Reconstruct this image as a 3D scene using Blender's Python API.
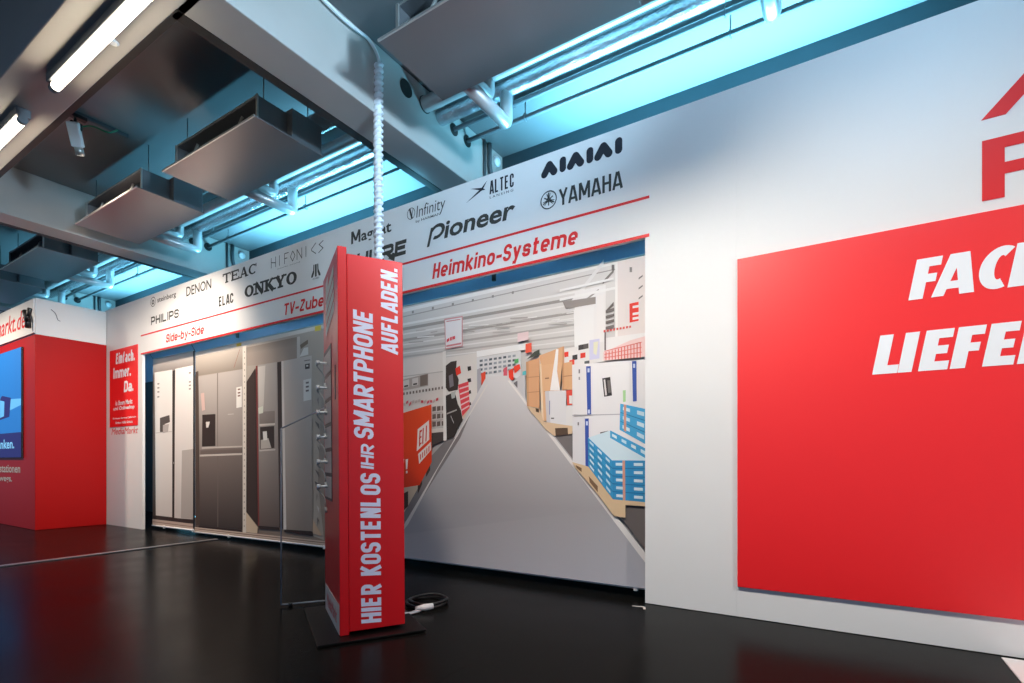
import bpy, bmesh, math, random
from mathutils import Vector, Matrix
random.seed(7)
for o in list(bpy.data.objects): bpy.data.objects.remove(o)
SC = bpy.context.scene
COL = SC.collection

# ------------------------------------------------------------------ camera
F_PX, YAW, HOR = 522.08, 0.56107, 461.74
CAM_H = 1.0
cam_d = bpy.data.cameras.new('camera')
cam = bpy.data.objects.new('camera', cam_d); COL.objects.link(cam)
cam_d.sensor_width = 36.0
cam_d.lens = F_PX / 1024 * 36.0
cam_d.shift_y = (HOR - 341.5) / 1024
cam_d.clip_start = 0.02
cam.location = (0, 0, CAM_H)
cam.rotation_euler = (math.pi / 2, 0, YAW)
SC.camera = cam
# ------------------------------------------------------------------ world + exposure
W = bpy.data.worlds.new('hall_ambient'); SC.world = W; W.use_nodes = True
W.node_tree.nodes['Background'].inputs[0].default_value = (0.40, 0.64, 1.0, 1)
W.node_tree.nodes['Background'].inputs[1].default_value = 0.55
SC.view_settings.view_transform = 'Standard'
SC.view_settings.look = 'None'
SC.view_settings.gamma = 1.0
SC.view_settings.use_curve_mapping = False
SC.view_settings.exposure = 0.0
# light levels used by the builders below
TUBE_EMIT = 22.0
COOL_EMIT = 26.0
FILL_W = 1150.0
SPOT_W = 190.0
LED_W = 300.0
LED_COL = (0.16, 0.58, 0.84)

# ------------------------------------------------------------------ helpers
def lin(c):
    def f(v):
        v /= 255.0
        return v / 12.92 if v <= 0.04045 else ((v + 0.055) / 1.055) ** 2.4
    return tuple(f(v) for v in c)

def mat(name, rgb, rough=0.5, metal=0.0, spec=0.5, noise=0.0, nscale=8.0, bump=0.0, rnoise=0.0, coat=0.0):
    m = bpy.data.materials.new(name); m.use_nodes = True
    nt = m.node_tree; b = nt.nodes['Principled BSDF']
    b.inputs['Base Color'].default_value = (*rgb, 1)
    b.inputs['Roughness'].default_value = rough
    b.inputs['Metallic'].default_value = metal
    b.inputs['Specular IOR Level'].default_value = spec
    if coat: b.inputs['Coat Weight'].default_value = coat; b.inputs['Coat Roughness'].default_value = 0.15
    if noise or bump or rnoise:
        tc = nt.nodes.new('ShaderNodeTexCoord'); nz = nt.nodes.new('ShaderNodeTexNoise')
        nz.inputs['Scale'].default_value = nscale; nz.inputs['Detail'].default_value = 5
        nt.links.new(tc.outputs['Object'], nz.inputs['Vector'])
        if noise:
            mx = nt.nodes.new('ShaderNodeMix'); mx.data_type = 'RGBA'
            mx.inputs['A'].default_value = (*[v * (1 - noise) for v in rgb], 1)
            mx.inputs['B'].default_value = (*[min(1, v * (1 + noise)) for v in rgb], 1)
            nt.links.new(nz.outputs['Fac'], mx.inputs['Factor'])
            nt.links.new(mx.outputs['Result'], b.inputs['Base Color'])
        if rnoise:
            mr = nt.nodes.new('ShaderNodeMapRange')
            mr.inputs['To Min'].default_value = max(0, rough - rnoise); mr.inputs['To Max'].default_value = rough + rnoise
            nt.links.new(nz.outputs['Fac'], mr.inputs['Value'])
            nt.links.new(mr.outputs['Result'], b.inputs['Roughness'])
        if bump:
            bp = nt.nodes.new('ShaderNodeBump'); bp.inputs['Strength'].default_value = bump; bp.inputs['Distance'].default_value = 0.01
            nt.links.new(nz.outputs['Fac'], bp.inputs['Height'])
            nt.links.new(bp.outputs['Normal'], b.inputs['Normal'])
    return m

def emis(name, rgb, strength):
    m = bpy.data.materials.new(name); m.use_nodes = True
    b = m.node_tree.nodes['Principled BSDF']
    b.inputs['Base Color'].default_value = (*rgb, 1)
    b.inputs['Emission Color'].default_value = (*rgb, 1)
    b.inputs['Emission Strength'].default_value = strength
    return m

M = {}
M['white'] = mat('white_panel_paint', (0.78, 0.78, 0.78), 0.50, noise=0.015, nscale=3)
M['red'] = mat('red_laminate', lin((206, 12, 22)), 0.38, coat=0.1)
M['redboard'] = mat('red_board_print', lin((242, 18, 22)), 0.44, spec=0.8)
M['booth_red'] = mat('red_booth_panel', lin((176, 9, 9)), 0.5, spec=0.25)
M['redink'] = mat('red_ink', lin((222, 25, 30)), 0.5)
M['greyink'] = mat('dark_grey_ink', lin((52, 54, 52)), 0.55)
M['navyink'] = mat('blue_black_ink', lin((26, 34, 46)), 0.55)
M['paleink'] = mat('pale_grey_ink', lin((170, 168, 165)), 0.55)
M['whiteink'] = mat('white_lettering', lin((236, 240, 246)), 0.5)
M['lilacink'] = mat('pale_lettering', lin((215, 224, 250)), 0.5)
M['ceiling'] = mat('grey_ceiling_board', (0.15, 0.15, 0.155), 0.30, noise=0.06, nscale=1.2)
M['beam'] = mat('grey_beam_paint', (0.46, 0.435, 0.41), 0.36, noise=0.10, nscale=2.5, rnoise=0.06)
M['dark'] = mat('black_flange_sleeve', (0.018, 0.016, 0.015), 0.5)
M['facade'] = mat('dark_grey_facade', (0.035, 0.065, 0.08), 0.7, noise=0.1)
M['facade_lit'] = mat('pale_blue_lit_facade', (0.30, 0.42, 0.62), 0.6, noise=0.06)  # blue light on the facade behind the banner gap, put into its colour
M['galv'] = mat('galvanised_sheet', (0.24, 0.215, 0.215), 0.30, metal=0.6, noise=0.05, nscale=1.4)
M['galvside'] = mat('galvanised_side', (0.19, 0.195, 0.21), 0.42, metal=0.6, noise=0.05, nscale=2)
M['fin'] = mat('dark_coil', (0.03, 0.035, 0.04), 0.45, metal=0.3)
M['steel'] = mat('bright_steel', (0.62, 0.62, 0.60), 0.3, metal=0.8)
M['pipe'] = mat('aluminium_pipe_jacket', (0.66, 0.62, 0.62), 0.36, metal=0.5, noise=0.04, nscale=6)
M['foil'] = mat('crinkled_foil', (0.62, 0.64, 0.68), 0.24, metal=0.9, bump=0.9, nscale=70)
M['conduit'] = mat('grey_conduit', (0.10, 0.11, 0.12), 0.4)
M['blackp'] = mat('black_plastic', (0.012, 0.012, 0.013), 0.4)
M['whitep'] = mat('white_plastic', (0.82, 0.83, 0.85), 0.35)
M['cablewrap'] = mat('white_spiral_wrap', (0.86, 0.88, 0.92), 0.4)
M['green'] = mat('green_cable', (0.02, 0.22, 0.10), 0.4)
M['locker'] = mat('grey_locker_door', lin((178, 172, 166)), 0.45)
M['label'] = mat('grey_white_label', lin((205, 196, 190)), 0.5)
M['baseblack'] = mat('black_base_plate', (0.004, 0.004, 0.004), 0.3, spec=0.15)
M['strip'] = mat('aluminium_floor_strip', (0.40, 0.39, 0.42), 0.32, metal=0.7)
M['mat_white'] = mat('white_floor_board', (0.78, 0.77, 0.78), 0.5, noise=0.02)
M['tube'] = emis('tube_light', (1.0, 0.88, 0.68), TUBE_EMIT)
M['tube_cool'] = emis('cool_tube_light', (0.50, 0.75, 1.0), COOL_EMIT)
M['led'] = emis('cyan_led_lens', LED_COL, 6.0)
M['spotlens'] = emis('spot_lens', (1.0, 0.94, 0.85), 3.0)
M['screen_blue'] = emis('screen_blue', lin((22, 110, 190)), 0.55)
M['screen_light'] = emis('screen_light', lin((90, 170, 225)), 0.6)
M['screen_navy'] = emis('screen_navy', lin((24, 22, 96)), 0.6)
M['screen_text'] = emis('screen_text', lin((120, 190, 235)), 0.6)

def glass_mat():
    m = bpy.data.materials.new('clear_acrylic'); m.use_nodes = True
    b = m.node_tree.nodes['Principled BSDF']
    b.inputs['Base Color'].default_value = (0.97, 0.98, 0.98, 1)
    b.inputs['Roughness'].default_value = 0.02
    b.inputs['Transmission Weight'].default_value = 1.0
    b.inputs['IOR'].default_value = 1.08
    return m
M['acrylic'] = glass_mat()
M['edge'] = mat('acrylic_edge', (0.38, 0.40, 0.44), 0.25)

def floor_mat():
    m = bpy.data.materials.new('black_gloss_floor'); m.use_nodes = True
    nt = m.node_tree; b = nt.nodes['Principled BSDF']
    tc = nt.nodes.new('ShaderNodeTexCoord')
    br = nt.nodes.new('ShaderNodeTexBrick'); br.offset = 0.5
    br.inputs['Color1'].default_value = (0.006, 0.0055, 0.005, 1); br.inputs['Color2'].default_value = (0.007, 0.0065, 0.006, 1)
    br.inputs['Mortar'].default_value = (0.003, 0.003, 0.003, 1)
    br.inputs['Scale'].default_value = 1.0; br.inputs['Mortar Size'].default_value = 0.004
    br.inputs['Brick Width'].default_value = 1.95; br.inputs['Row Height'].default_value = 1.6
    mp = nt.nodes.new('ShaderNodeMapping'); mp.inputs['Location'].default_value = (-0.40, 0.0, 0)
    nt.links.new(tc.outputs['Object'], mp.inputs['Vector']); nt.links.new(mp.outputs['Vector'], br.inputs['Vector'])
    nt.links.new(br.outputs['Color'], b.inputs['Base Color'])
    nz = nt.nodes.new('ShaderNodeTexNoise'); nz.inputs['Scale'].default_value = 2.5; nz.inputs['Detail'].default_value = 6
    nt.links.new(tc.outputs['Object'], nz.inputs['Vector'])
    mr = nt.nodes.new('ShaderNodeMapRange'); mr.inputs['To Min'].default_value = 0.16; mr.inputs['To Max'].default_value = 0.30
    nt.links.new(nz.outputs['Fac'], mr.inputs['Value']); nt.links.new(mr.outputs['Result'], b.inputs['Roughness'])
    bp = nt.nodes.new('ShaderNodeBump'); bp.inputs['Strength'].default_value = 0.25; bp.inputs['Distance'].default_value = 0.004
    nt.links.new(br.outputs['Fac'], bp.inputs['Height']); bp.invert = True
    nt.links.new(bp.outputs['Normal'], b.inputs['Normal'])
    b.inputs['Specular IOR Level'].default_value = 0.4; b.inputs['IOR'].default_value = 1.13
    return m
M['floor'] = floor_mat()

def print_mat():
    m = bpy.data.materials.new('printed_banner_fabric'); m.use_nodes = True
    nt = m.node_tree; b = nt.nodes['Principled BSDF']
    at = nt.nodes.new('ShaderNodeAttribute'); at.attribute_name = 'ink'
    nt.links.new(at.outputs['Color'], b.inputs['Base Color'])
    b.inputs['Roughness'].default_value = 0.55; b.inputs['Specular IOR Level'].default_value = 0.3
    return m
M['print'] = print_mat()

# ---- mesh building
def bx(bm, x0, x1, y0, y1, z0, z1, mi=0):
    x0, x1 = min(x0, x1), max(x0, x1); y0, y1 = min(y0, y1), max(y0, y1); z0, z1 = min(z0, z1), max(z0, z1)
    v = [bm.verts.new(p) for p in ((x0,y0,z0),(x1,y0,z0),(x1,y1,z0),(x0,y1,z0),(x0,y0,z1),(x1,y0,z1),(x1,y1,z1),(x0,y1,z1))]
    for f in ((0,3,2,1),(4,5,6,7),(0,1,5,4),(1,2,6,5),(2,3,7,6),(3,0,4,7)):
        bm.faces.new([v[i] for i in f]).material_index = mi
    return v

def frame_of(d):
    d = d.normalized(); a = Vector((0,0,1)) if abs(d.z) < 0.9 else Vector((1,0,0))
    u = d.cross(a).normalized(); return u, d.cross(u).normalized()

def tube(bm, pts, r, n=10, mi=0, caps=True, radii=None):
    pts = [Vector(p) for p in pts]; rings = []
    u = None
    for i, p in enumerate(pts):
        d = (pts[min(i+1, len(pts)-1)] - pts[max(i-1, 0)]).normalized()
        if u is None: u, _ = frame_of(d)
        u = (u - d * u.dot(d)).normalized(); w = d.cross(u)
        rr = radii[i] if radii else r
        rings.append([bm.verts.new(p + (u*math.cos(a) + w*math.sin(a))*rr) for a in [2*math.pi*k/n for k in range(n)]])
    for a, b in zip(rings, rings[1:]):
        for k in range(n):
            f = bm.faces.new((a[k], a[(k+1) % n], b[(k+1) % n], b[k])); f.smooth = True; f.material_index = mi
    if caps:
        bm.faces.new(rings[0][::-1]).material_index = mi; bm.faces.new(rings[-1]).material_index = mi

def arc_path(pts, r=0.06, k=5):
    """polyline with rounded corners"""
    pts = [Vector(p) for p in pts]; out = [pts[0]]
    for a, b, c in zip(pts, pts[1:], pts[2:]):
        d1 = (a-b).normalized(); d2 = (c-b).normalized()
        rr = min(r, (a-b).length*0.45, (c-b).length*0.45)
        p, q = b + d1*rr, b + d2*rr
        for i in range(k+1):
            t = i/k; out.append(p*(1-t)**2 + b*2*t*(1-t) + q*t*t)
    out.append(pts[-1]); return out

def prism(bm, poly, d, mi=0):
    """closed polygon (list of 3D points) extruded along vector d"""
    d = Vector(d); a = [bm.verts.new(Vector(p)) for p in poly]; b = [bm.verts.new(Vector(p)+d) for p in poly]
    n = len(a); bm.faces.new(a[::-1]).material_index = mi; bm.faces.new(b).material_index = mi
    for i in range(n): bm.faces.new((a[i], a[(i+1) % n], b[(i+1) % n], b[i])).material_index = mi

def obj(name, bm, mats, parent=None, bevel=0.0, seg=2, label=None):
    bmesh.ops.recalc_face_normals(bm, faces=bm.faces)
    me = bpy.data.meshes.new(name); bm.to_mesh(me); bm.free()
    for m in (mats if isinstance(mats, (list, tuple)) else [mats]): me.materials.append(m)
    o = bpy.data.objects.new(name, me); COL.objects.link(o)
    if parent: o.parent = parent
    if bevel:
        md = o.modifiers.new('bevel', 'BEVEL'); md.width = bevel; md.segments = seg; md.limit_method = 'ANGLE'
    if label: o['label'] = label
    return o

def box_obj(name, x0, x1, y0, y1, z0, z1, m, parent=None, bevel=0.0, label=None):
    bm = bmesh.new(); bx(bm, x0, x1, y0, y1, z0, z1); return obj(name, bm, m, parent, bevel, label=label)

def thing(name, label, cat, loc=(0,0,0), group=None, rot=(0,0,0)):
    o = bpy.data.objects.new(name, None); COL.objects.link(o)
    o.empty_display_size = 0.1; o.location = loc; o.rotation_euler = rot
    o['label'] = label; o['category'] = cat
    if group: o['group'] = group
    return o
def tag(o, label, cat, group=None):
    o['label'] = label; o['category'] = cat
    if group: o['group'] = group
    return o
def struct(o): o['kind'] = 'structure'; return o

# ---- lettering
_txt = {}
def glyphs(s, bold=0.0, shear=0.0, space=1.0):
    key = (s, bold, shear, space)
    if key not in _txt:
        cu = bpy.data.curves.new('lettering', 'FONT'); cu.body = s; cu.offset = bold; cu.shear = shear; cu.space_character = space
        cu.resolution_u = 3
        o = bpy.data.objects.new('lettering', cu); COL.objects.link(o)
        bpy.context.view_layer.update()
        me = bpy.data.meshes.new_from_object(o.evaluated_get(bpy.context.evaluated_depsgraph_get()))
        V = [(v.co.x, v.co.y) for v in me.vertices]; P = [tuple(p.vertices) for p in me.polygons]
        bpy.data.objects.remove(o); bpy.data.curves.remove(cu); bpy.data.meshes.remove(me)
        _txt[key] = (V, P)
    return _txt[key]

def put_text(bm, s, O, U, V, w, h, bold=0.0, shear=0.0, space=1.0, mi=0, fit='box', cap=None):
    """letters of s in the rectangle that starts at O (lower left) and spans w along U and h along V; cap = string whose height is h"""
    vs, ps = glyphs(s, bold, shear, space)
    x0 = min(v[0] for v in vs); x1 = max(v[0] for v in vs)
    ref = vs if cap is None else glyphs(cap, bold, shear, space)[0]
    y0 = min(v[1] for v in ref); y1 = max(v[1] for v in ref)
    O, U, V = Vector(O), Vector(U), Vector(V)
    nv = [bm.verts.new(O + U*((x-x0)/(x1-x0)*w) + V*((y-y0)/(y1-y0)*h)) for x, y in vs]
    for p in ps:
        try: bm.faces.new([nv[i] for i in p]).material_index = mi
        except ValueError: pass

_lift = [0]; LIFT_DIR = [Vector((0, -1, 0))]
def flat(bm, pts, mi=0):
    # every inked area sits a hair (hundredths of a millimetre) over the one before
    _lift[0] = (_lift[0] + 1) % 24
    pts = [Vector(p) + LIFT_DIR[0]*(0.00004*_lift[0]) for p in pts]
    try:
        f = bm.faces.new([bm.verts.new(p) for p in pts]); f.material_index = mi; return f
    except ValueError: return None

def stroke(bm, place, x0, y0, x1, y1, t, mi=0, round_=False):
    """a bar of thickness t from (x0,y0) to (x1,y1); place maps 2D to 3D"""
    dx, dy = x1-x0, y1-y0; L = math.hypot(dx, dy) or 1e-6; nx, ny = -dy/L*t/2, dx/L*t/2
    if not round_:
        flat(bm, [place(x0+nx, y0+ny), place(x1+nx, y1+ny), place(x1-nx, y1-ny), place(x0-nx, y0-ny)], mi)
    else:
        a0 = math.atan2(ny, nx); pts = []
        for k in range(9): a = a0 + math.pi*k/8; pts.append(place(x0 + math.cos(a)*t/2, y0 + math.sin(a)*t/2))
        for k in range(9): a = a0 + math.pi + math.pi*k/8; pts.append(place(x1 + math.cos(a)*t/2, y1 + math.sin(a)*t/2))
        flat(bm, pts, mi)

def ribbon(bm, place, pts, t, closed=False, mi=0):
    """thick line with mitred corners through 2D points"""
    n = len(pts); L, R = [], []
    for i, (x, y) in enumerate(pts):
        def d(a, b):
            vx, vy = b[0]-a[0], b[1]-a[1]; l = math.hypot(vx, vy) or 1e-9; return vx/l, vy/l
        if closed: d0, d1 = d(pts[i-1], pts[i]), d(pts[i], pts[(i+1) % n])
        else: d0 = d(pts[i-1], pts[i]) if i else d(pts[0], pts[1]); d1 = d(pts[i], pts[i+1]) if i < n-1 else d0
        nx, ny = -(d0[1]+d1[1]), d0[0]+d1[0]; l = math.hypot(nx, ny) or 1e-9; nx, ny = nx/l, ny/l
        c = max(0.45, nx*-d0[1] + ny*d0[0]); h = t/2/c
        L.append((x+nx*h, y+ny*h)); R.append((x-nx*h, y-ny*h))
    for i in range(n if closed else n-1):
        j = (i+1) % n; flat(bm, [place(*L[i]), place(*L[j]), place(*R[j]), place(*R[i])], mi)

def rr(x0, y0, x1, y1, r):
    """rounded rectangle, counter-clockwise from the right end of its lower side"""
    out = []
    for cx, cy, a in ((x1-r, y0+r, -90), (x1-r, y1-r, 0), (x0+r, y1-r, 90), (x0+r, y0+r, 180)):
        for k in range(5): b = math.radians(a + 22.5*k); out.append((cx + r*math.cos(b), cy + r*math.sin(b)))
    return out

def letter(ch, w, t):
    """heavy condensed letter of height 1: (list of (points, closed), width between stem centres)"""
    T, B, xh = 1-t/2, t/2, 0.74; X = xh-t/2; r = min(w*0.48, 0.22); m = 0.52
    S = []
    def add(*p, c=False): S.append((list(p), c))
    def bowl(y0, y1, x0=0.0): return [(x0, y1)] + rr(-1, y0, w, y1, r)[5:10][::-1][::-1][::-1] + [(x0, y0)]
    def Dshape(y0, y1): q = rr(0, y0, w, y1, r); return [(0, y0)] + q[0:10] + [(0, y1)]
    if ch == 'H': add((0,0),(0,1)); add((w,0),(w,1)); add((0,m),(w,m))
    elif ch in 'Iil' :
        w = 0.0
        if ch == 'I' or ch == 'l': add((0,0),(0,1))
        else: add((0,0),(0,xh)); add((0,xh+.09),(0,1.0))
    elif ch == 'E': add((0,0),(0,1)); add((0,T),(w,T)); add((0,m),(w*.9,m)); add((0,B),(w,B))
    elif ch == 'F': add((0,0),(0,1)); add((0,T),(w,T)); add((0,m),(w*.9,m))
    elif ch == 'L': add((0,0),(0,1)); add((0,B),(w,B))
    elif ch == 'T': add((w/2,0),(w/2,1)); add((-t*.3,T),(w+t*.3,T))
    elif ch == 'A': w *= 1.15; add((-.02,0),(w/2-t*.2,1)); add((w+.02,0),(w/2+t*.2,1)); add((w*.12,.25),(w*.88,.25))
    elif ch == 'M': w *= 1.45; add((0,0),(0,1)); add((w,0),(w,1)); add((t*.1,1),(w/2,.22)); add((w-t*.1,1),(w/2,.22))
    elif ch == 'N': add((0,0),(0,1)); add((w,0),(w,1)); add((t*.05,1),(w-t*.05,0))
    elif ch == 'K': add((0,0),(0,1)); add((0,.42),(w,1)); add((w*.3,.55),(w+.04,0))
    elif ch == 'Y': add((w/2,0),(w/2,.5)); add((w/2,.42),(-.03,1)); add((w/2,.42),(w+.03,1))
    elif ch == 'V': add((0,1),(w/2,0)); add((w,1),(w/2,0))
    elif ch == 'Z': add((0,T),(w,T)); add((w,T),(0,B)); add((0,B),(w,B))
    elif ch == 'D': add(*Dshape(B,T)); add((0,0),(0,1))
    elif ch == 'P': add(*Dshape(.42,T)); add((0,0),(0,1))
    elif ch == 'R': add(*Dshape(.45,T)); add((0,0),(0,1)); add((w*.4,.45),(w+.03,0))
    elif ch == 'O': add(*rr(0,B,w,T,r), c=True)
    elif ch == 'U': q = rr(0,B,w,T,r); add((0,1), *q[15:20], *q[0:5], (w,1))
    elif ch == 'C': q = rr(0,B,w,T,r); add((w,.66), *q[5:20], *q[0:5], (w,.34))
    elif ch in 'Ss':
        h, T2 = (1, T) if ch == 'S' else (xh, X); mm = h/2; q = rr(0,mm,w,T2,min(r,h*.22)); p = rr(0,B,w,mm,min(r,h*.22))
        add((w,T2-min(r,h*.22)-.02), *q[5:20], *[(w-min(r,h*.22)+min(r,h*.22)*math.cos(math.radians(a)), mm-min(r,h*.22)+min(r,h*.22)*math.sin(math.radians(a))) for a in (90,60,30,0)], *p[0:5][::-1], *p[15:20][::-1], (0,B+min(r,h*.22)+.02))
    elif ch == 'o' or ch == 'ö':
        add(*rr(0,B,w,X,r), c=True)
        if ch == 'ö': add((w*.15,xh+.08),(w*.15,1)); add((w*.85,xh+.08),(w*.85,1))
    elif ch == 'e': q = rr(0,B,w,X,r); mm = xh*.47; add((0,mm),(w,mm)); add((w,mm), *q[5:20], *q[0:3])
    elif ch == 'c': q = rr(0,B,w,X,r); add((w,xh*.64), *q[5:20], *q[0:5], (w,xh*.36))
    elif ch in 'nhr':
        if ch == 'r': w *= .6
        q = rr(0,B,w,X,r); add((0,0),(0,1 if ch == 'h' else xh))
        add((0,X), *q[5:10][::-1], (w,0)) if ch != 'r' else add((0,X),(w*.75+t*.3,X))
    elif ch == 'm':
        q = rr(0,B,w,X,r); add((0,0),(0,xh)); add((0,X), *q[5:10][::-1], (w,0)); add(*[(a+w,b) for a, b in ((0,X), *q[5:10][::-1], (w,0))]); w *= 2
    elif ch == 'u': q = rr(0,B,w,X,r); add((0,xh), *q[15:20], *q[0:5], (w,xh)); add((w,0),(w,xh))
    elif ch == 'd': add(*rr(0,B,w,X,r), c=True); add((w,0),(w,1))
    elif ch == 'b': add(*rr(0,B,w,X,r), c=True); add((0,0),(0,1))
    elif ch == 'a': q = rr(0,B,w,xh*.48,min(r,.12)); add(*q, c=True); q = rr(0,B,w,X,r); add((w,0), *q[5:13])
    elif ch == 'k': add((0,0),(0,1)); add((0,.28),(w,xh)); add((w*.3,.40),(w+.04,0))
    elif ch == 'y': add((0,xh),(w*.55,.05)); add((w,xh),(w*.30,-.26)); add((w*.34,-.26+t/2),(-.02,-.26+t/2))
    elif ch == 't': w *= .7; add((w*.35,0),(w*.35,.95)); add((-t*.3,X),(w+t*.2,X)); add((w*.35,B),(w+t*.2,B))
    elif ch == 'f': w *= .7; add((w*.35,0),(w*.35,T)); add((w*.35,T),(w+t*.2,T)); add((-t*.3,X),(w+t*.2,X))
    elif ch == '-': w = max(.12, w*.55); add((-t/2,.40),(w+t/2,.40))
    elif ch == '.': w = 0.0; add((0,0),(0,t))
    elif ch == ' ': w *= .35
    return S, w

def heavy(bm, s, O, U, V, wd, h, t=0.22, gap=0.07, slant=0.0, mi=0):
    """heavy condensed lettering of cap height h filling the width wd (t, gap: stem and spacing in heights)"""
    O, U, V = Vector(O), Vector(U), Vector(V)
    def total(w): return sum(letter(c, w, t)[1] + t + gap for c in s) - gap
    want = wd/h - slant*0.6
    a, b = 0.02, 4.0
    for _ in range(40):
        c = (a+b)/2
        if total(c) < want: a = c
        else: b = c
    w, x = (a+b)/2, t/2
    for ch in s:
        S, adv = letter(ch, w, t)
        for pts, closed in S: ribbon(bm, lambda px, py, x=x: O + U*((x+px+py*slant)*h) + V*(py*h), pts, t, closed, mi)
        x += adv + t + gap

def ring(bm, place, cx, cy, r, t, n=28, a0=0, a1=2*math.pi, sx=1.0, mi=0, tx=None):
    tx = tx or t
    for k in range(n):
        p, q = a0 + (a1-a0)*k/n, a0 + (a1-a0)*(k+1)/n
        def P(a, o):  return place(cx + math.cos(a)*(r*sx + o*tx/2), cy + math.sin(a)*(r + o*t/2))
        flat(bm, [P(p,1), P(q,1), P(q,-1), P(p,-1)], mi)

def at_y(px, py, Y):
    """point of the plane y = Y seen at photograph position (px, py)"""
    c, s = math.cos(YAW), math.sin(YAW); u = (px-512)/F_PX
    t = Y/(c + u*s); return Vector((t*(u*c - s), Y, CAM_H + t*(HOR-py)/F_PX))

# ================================================================== SETTING
# main dimensions (metres)
WALL_Y, WALL_T = 3.62, 0.035      # white display wall
WALL_TOP = 3.42
OPEN_L, OPEN_R, OPEN_TOP = -8.715, -1.165, 2.583
CEIL, BEAM_Z = 4.48, 3.90
FACADE_Y = 5.0

struct(box_obj('floor', -20, 9, -7, 5.2, -0.12, 0, M['floor']))
struct(box_obj('ceiling', -20, 9, -7, 5.2, CEIL, CEIL+0.15, M['ceiling']))
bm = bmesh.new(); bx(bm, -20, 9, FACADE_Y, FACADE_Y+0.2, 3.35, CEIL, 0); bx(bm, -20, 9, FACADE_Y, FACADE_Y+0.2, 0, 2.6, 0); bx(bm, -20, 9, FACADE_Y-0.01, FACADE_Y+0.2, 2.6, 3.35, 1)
struct(obj('wall_rear', bm, [M['facade'], M['facade_lit']]))

# white display wall with the wide opening for the banners
bm = bmesh.new()
bx(bm, -10.4, OPEN_L, WALL_Y, WALL_Y+WALL_T, 0.0, OPEN_TOP)
bx(bm, -10.4, -7.05, WALL_Y, WALL_Y+WALL_T, OPEN_TOP, WALL_TOP)
bx(bm, -7.048, OPEN_R, WALL_Y, WALL_Y+WALL_T, OPEN_TOP, WALL_TOP)
bx(bm, OPEN_R, -0.5653, WALL_Y, WALL_Y+WALL_T, 0.004, WALL_TOP)
bx(bm, -0.5647, 2.0, WALL_Y, WALL_Y+WALL_T, 0.004, WALL_TOP)
bx(bm, 2.002, 4.5, WALL_Y, WALL_Y+WALL_T, 0.004, WALL_TOP)
wall = struct(obj('wall_back', bm, M['white']))
# red printed rules on the header (part of the wall)
bm = bmesh.new()
for z0, z1 in ((2.853, 2.872), (OPEN_TOP-0.001, OPEN_TOP+0.022)):
    bx(bm, -8.76, -1.135, WALL_Y-0.002, WALL_Y, z0, z1)
obj('printed_rule', bm, M['redink'], wall, label='red printed line')

# beams across the hall and the girder along it
for i, bxr in enumerate((1.73, -3.27, -8.27, -13.27)):
    bm = bmesh.new()
    bx(bm, bxr-0.335, bxr, -7, FACADE_Y, BEAM_Z, CEIL)
    b = struct(obj('ceiling_beam', bm, M['beam'], bevel=0.008))
    box_obj('flange_strip', bxr-0.42, bxr-0.335, 1.70, FACADE_Y-0.05, BEAM_Z, BEAM_Z+0.045, M['dark'], b)  # dark flange along the lower left edge of the beam
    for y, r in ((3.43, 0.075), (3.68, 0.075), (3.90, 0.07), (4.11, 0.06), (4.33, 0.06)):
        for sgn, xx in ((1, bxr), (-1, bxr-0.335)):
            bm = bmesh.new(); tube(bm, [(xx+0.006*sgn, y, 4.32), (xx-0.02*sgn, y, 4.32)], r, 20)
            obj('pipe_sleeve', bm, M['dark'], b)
bm = bmesh.new(); bx(bm, -20, 9, 1.28, 1.69, BEAM_Z-0.002, CEIL); girder = struct(obj('main_girder_beam', bm, M['beam'], bevel=0.008))
box_obj('flange_strip', -20, 9, 1.69, 1.735, BEAM_Z, BEAM_Z+0.03, M['dark'], girder)  # dark flange on the far lower edge of the girder

struct(box_obj('trim_1', -6.80, -6.745, -2.0, 3.66, 0.0, 0.012, M['strip'], bevel=0.004))
tag(box_obj('floor_board', 0.695, 4.4, -1.0, 3.575, 0.0, 0.006, M['mat_white']), 'white board laid on the floor against the foot of the wall', 'floor board')

# ================================================================== LAMPS
def tube_lamp(x0, x1, label, m='tube'):
    t = thing('fluorescent_lamp', label, 'lamp', ((x0+x1)/2, 1.49, BEAM_Z-0.09), 'fluorescent tubes under the girder')
    h = (x1-x0)/2
    box_obj('housing', -h-0.02, h+0.02, -0.045, 0.05, 0.02, 0.087, M['galvside'], t, 0.006)
    bm = bmesh.new(); tube(bm, [(-h+0.03, 0, -0.005), (h-0.03, 0, -0.005)], 0.030, 16); obj('tube', bm, M[m], t)
    for sgn in (-1, 1):
        bm = bmesh.new(); tube(bm, [(sgn*(h-0.03), 0, -0.005), (sgn*(h+0.02), 0, -0.005)], 0.033, 16); obj('end_cap', bm, M['galvside'], t)
tube_lamp(-4.99, -3.46, 'glowing fluorescent tube lamp under the girder, the one beside the white disc')
tube_lamp(-7.28, -5.68, 'second glowing fluorescent tube under the girder, farther along behind the gap')
tube_lamp(-2.72, -1.20, 'cool white fluorescent tube under the girder in front of the aisle banner', 'tube_cool')
tube_lamp(-0.50, 1.02, 'cool white fluorescent tube under the girder in front of the red board', 'tube_cool')
bm = bmesh.new(); tube(bm, [(0,0,-0.012), (0,0,-0.004), (0,0,0.0)], 0.035, 18, radii=[0.022, 0.035, 0.035])
d = tag(obj('ceiling_sensor', bm, M['whitep']), 'small white round sensor on the girder beside the long tube', 'sensor'); d.location = (-4.25, 1.587, BEAM_Z-0.002)

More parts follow.
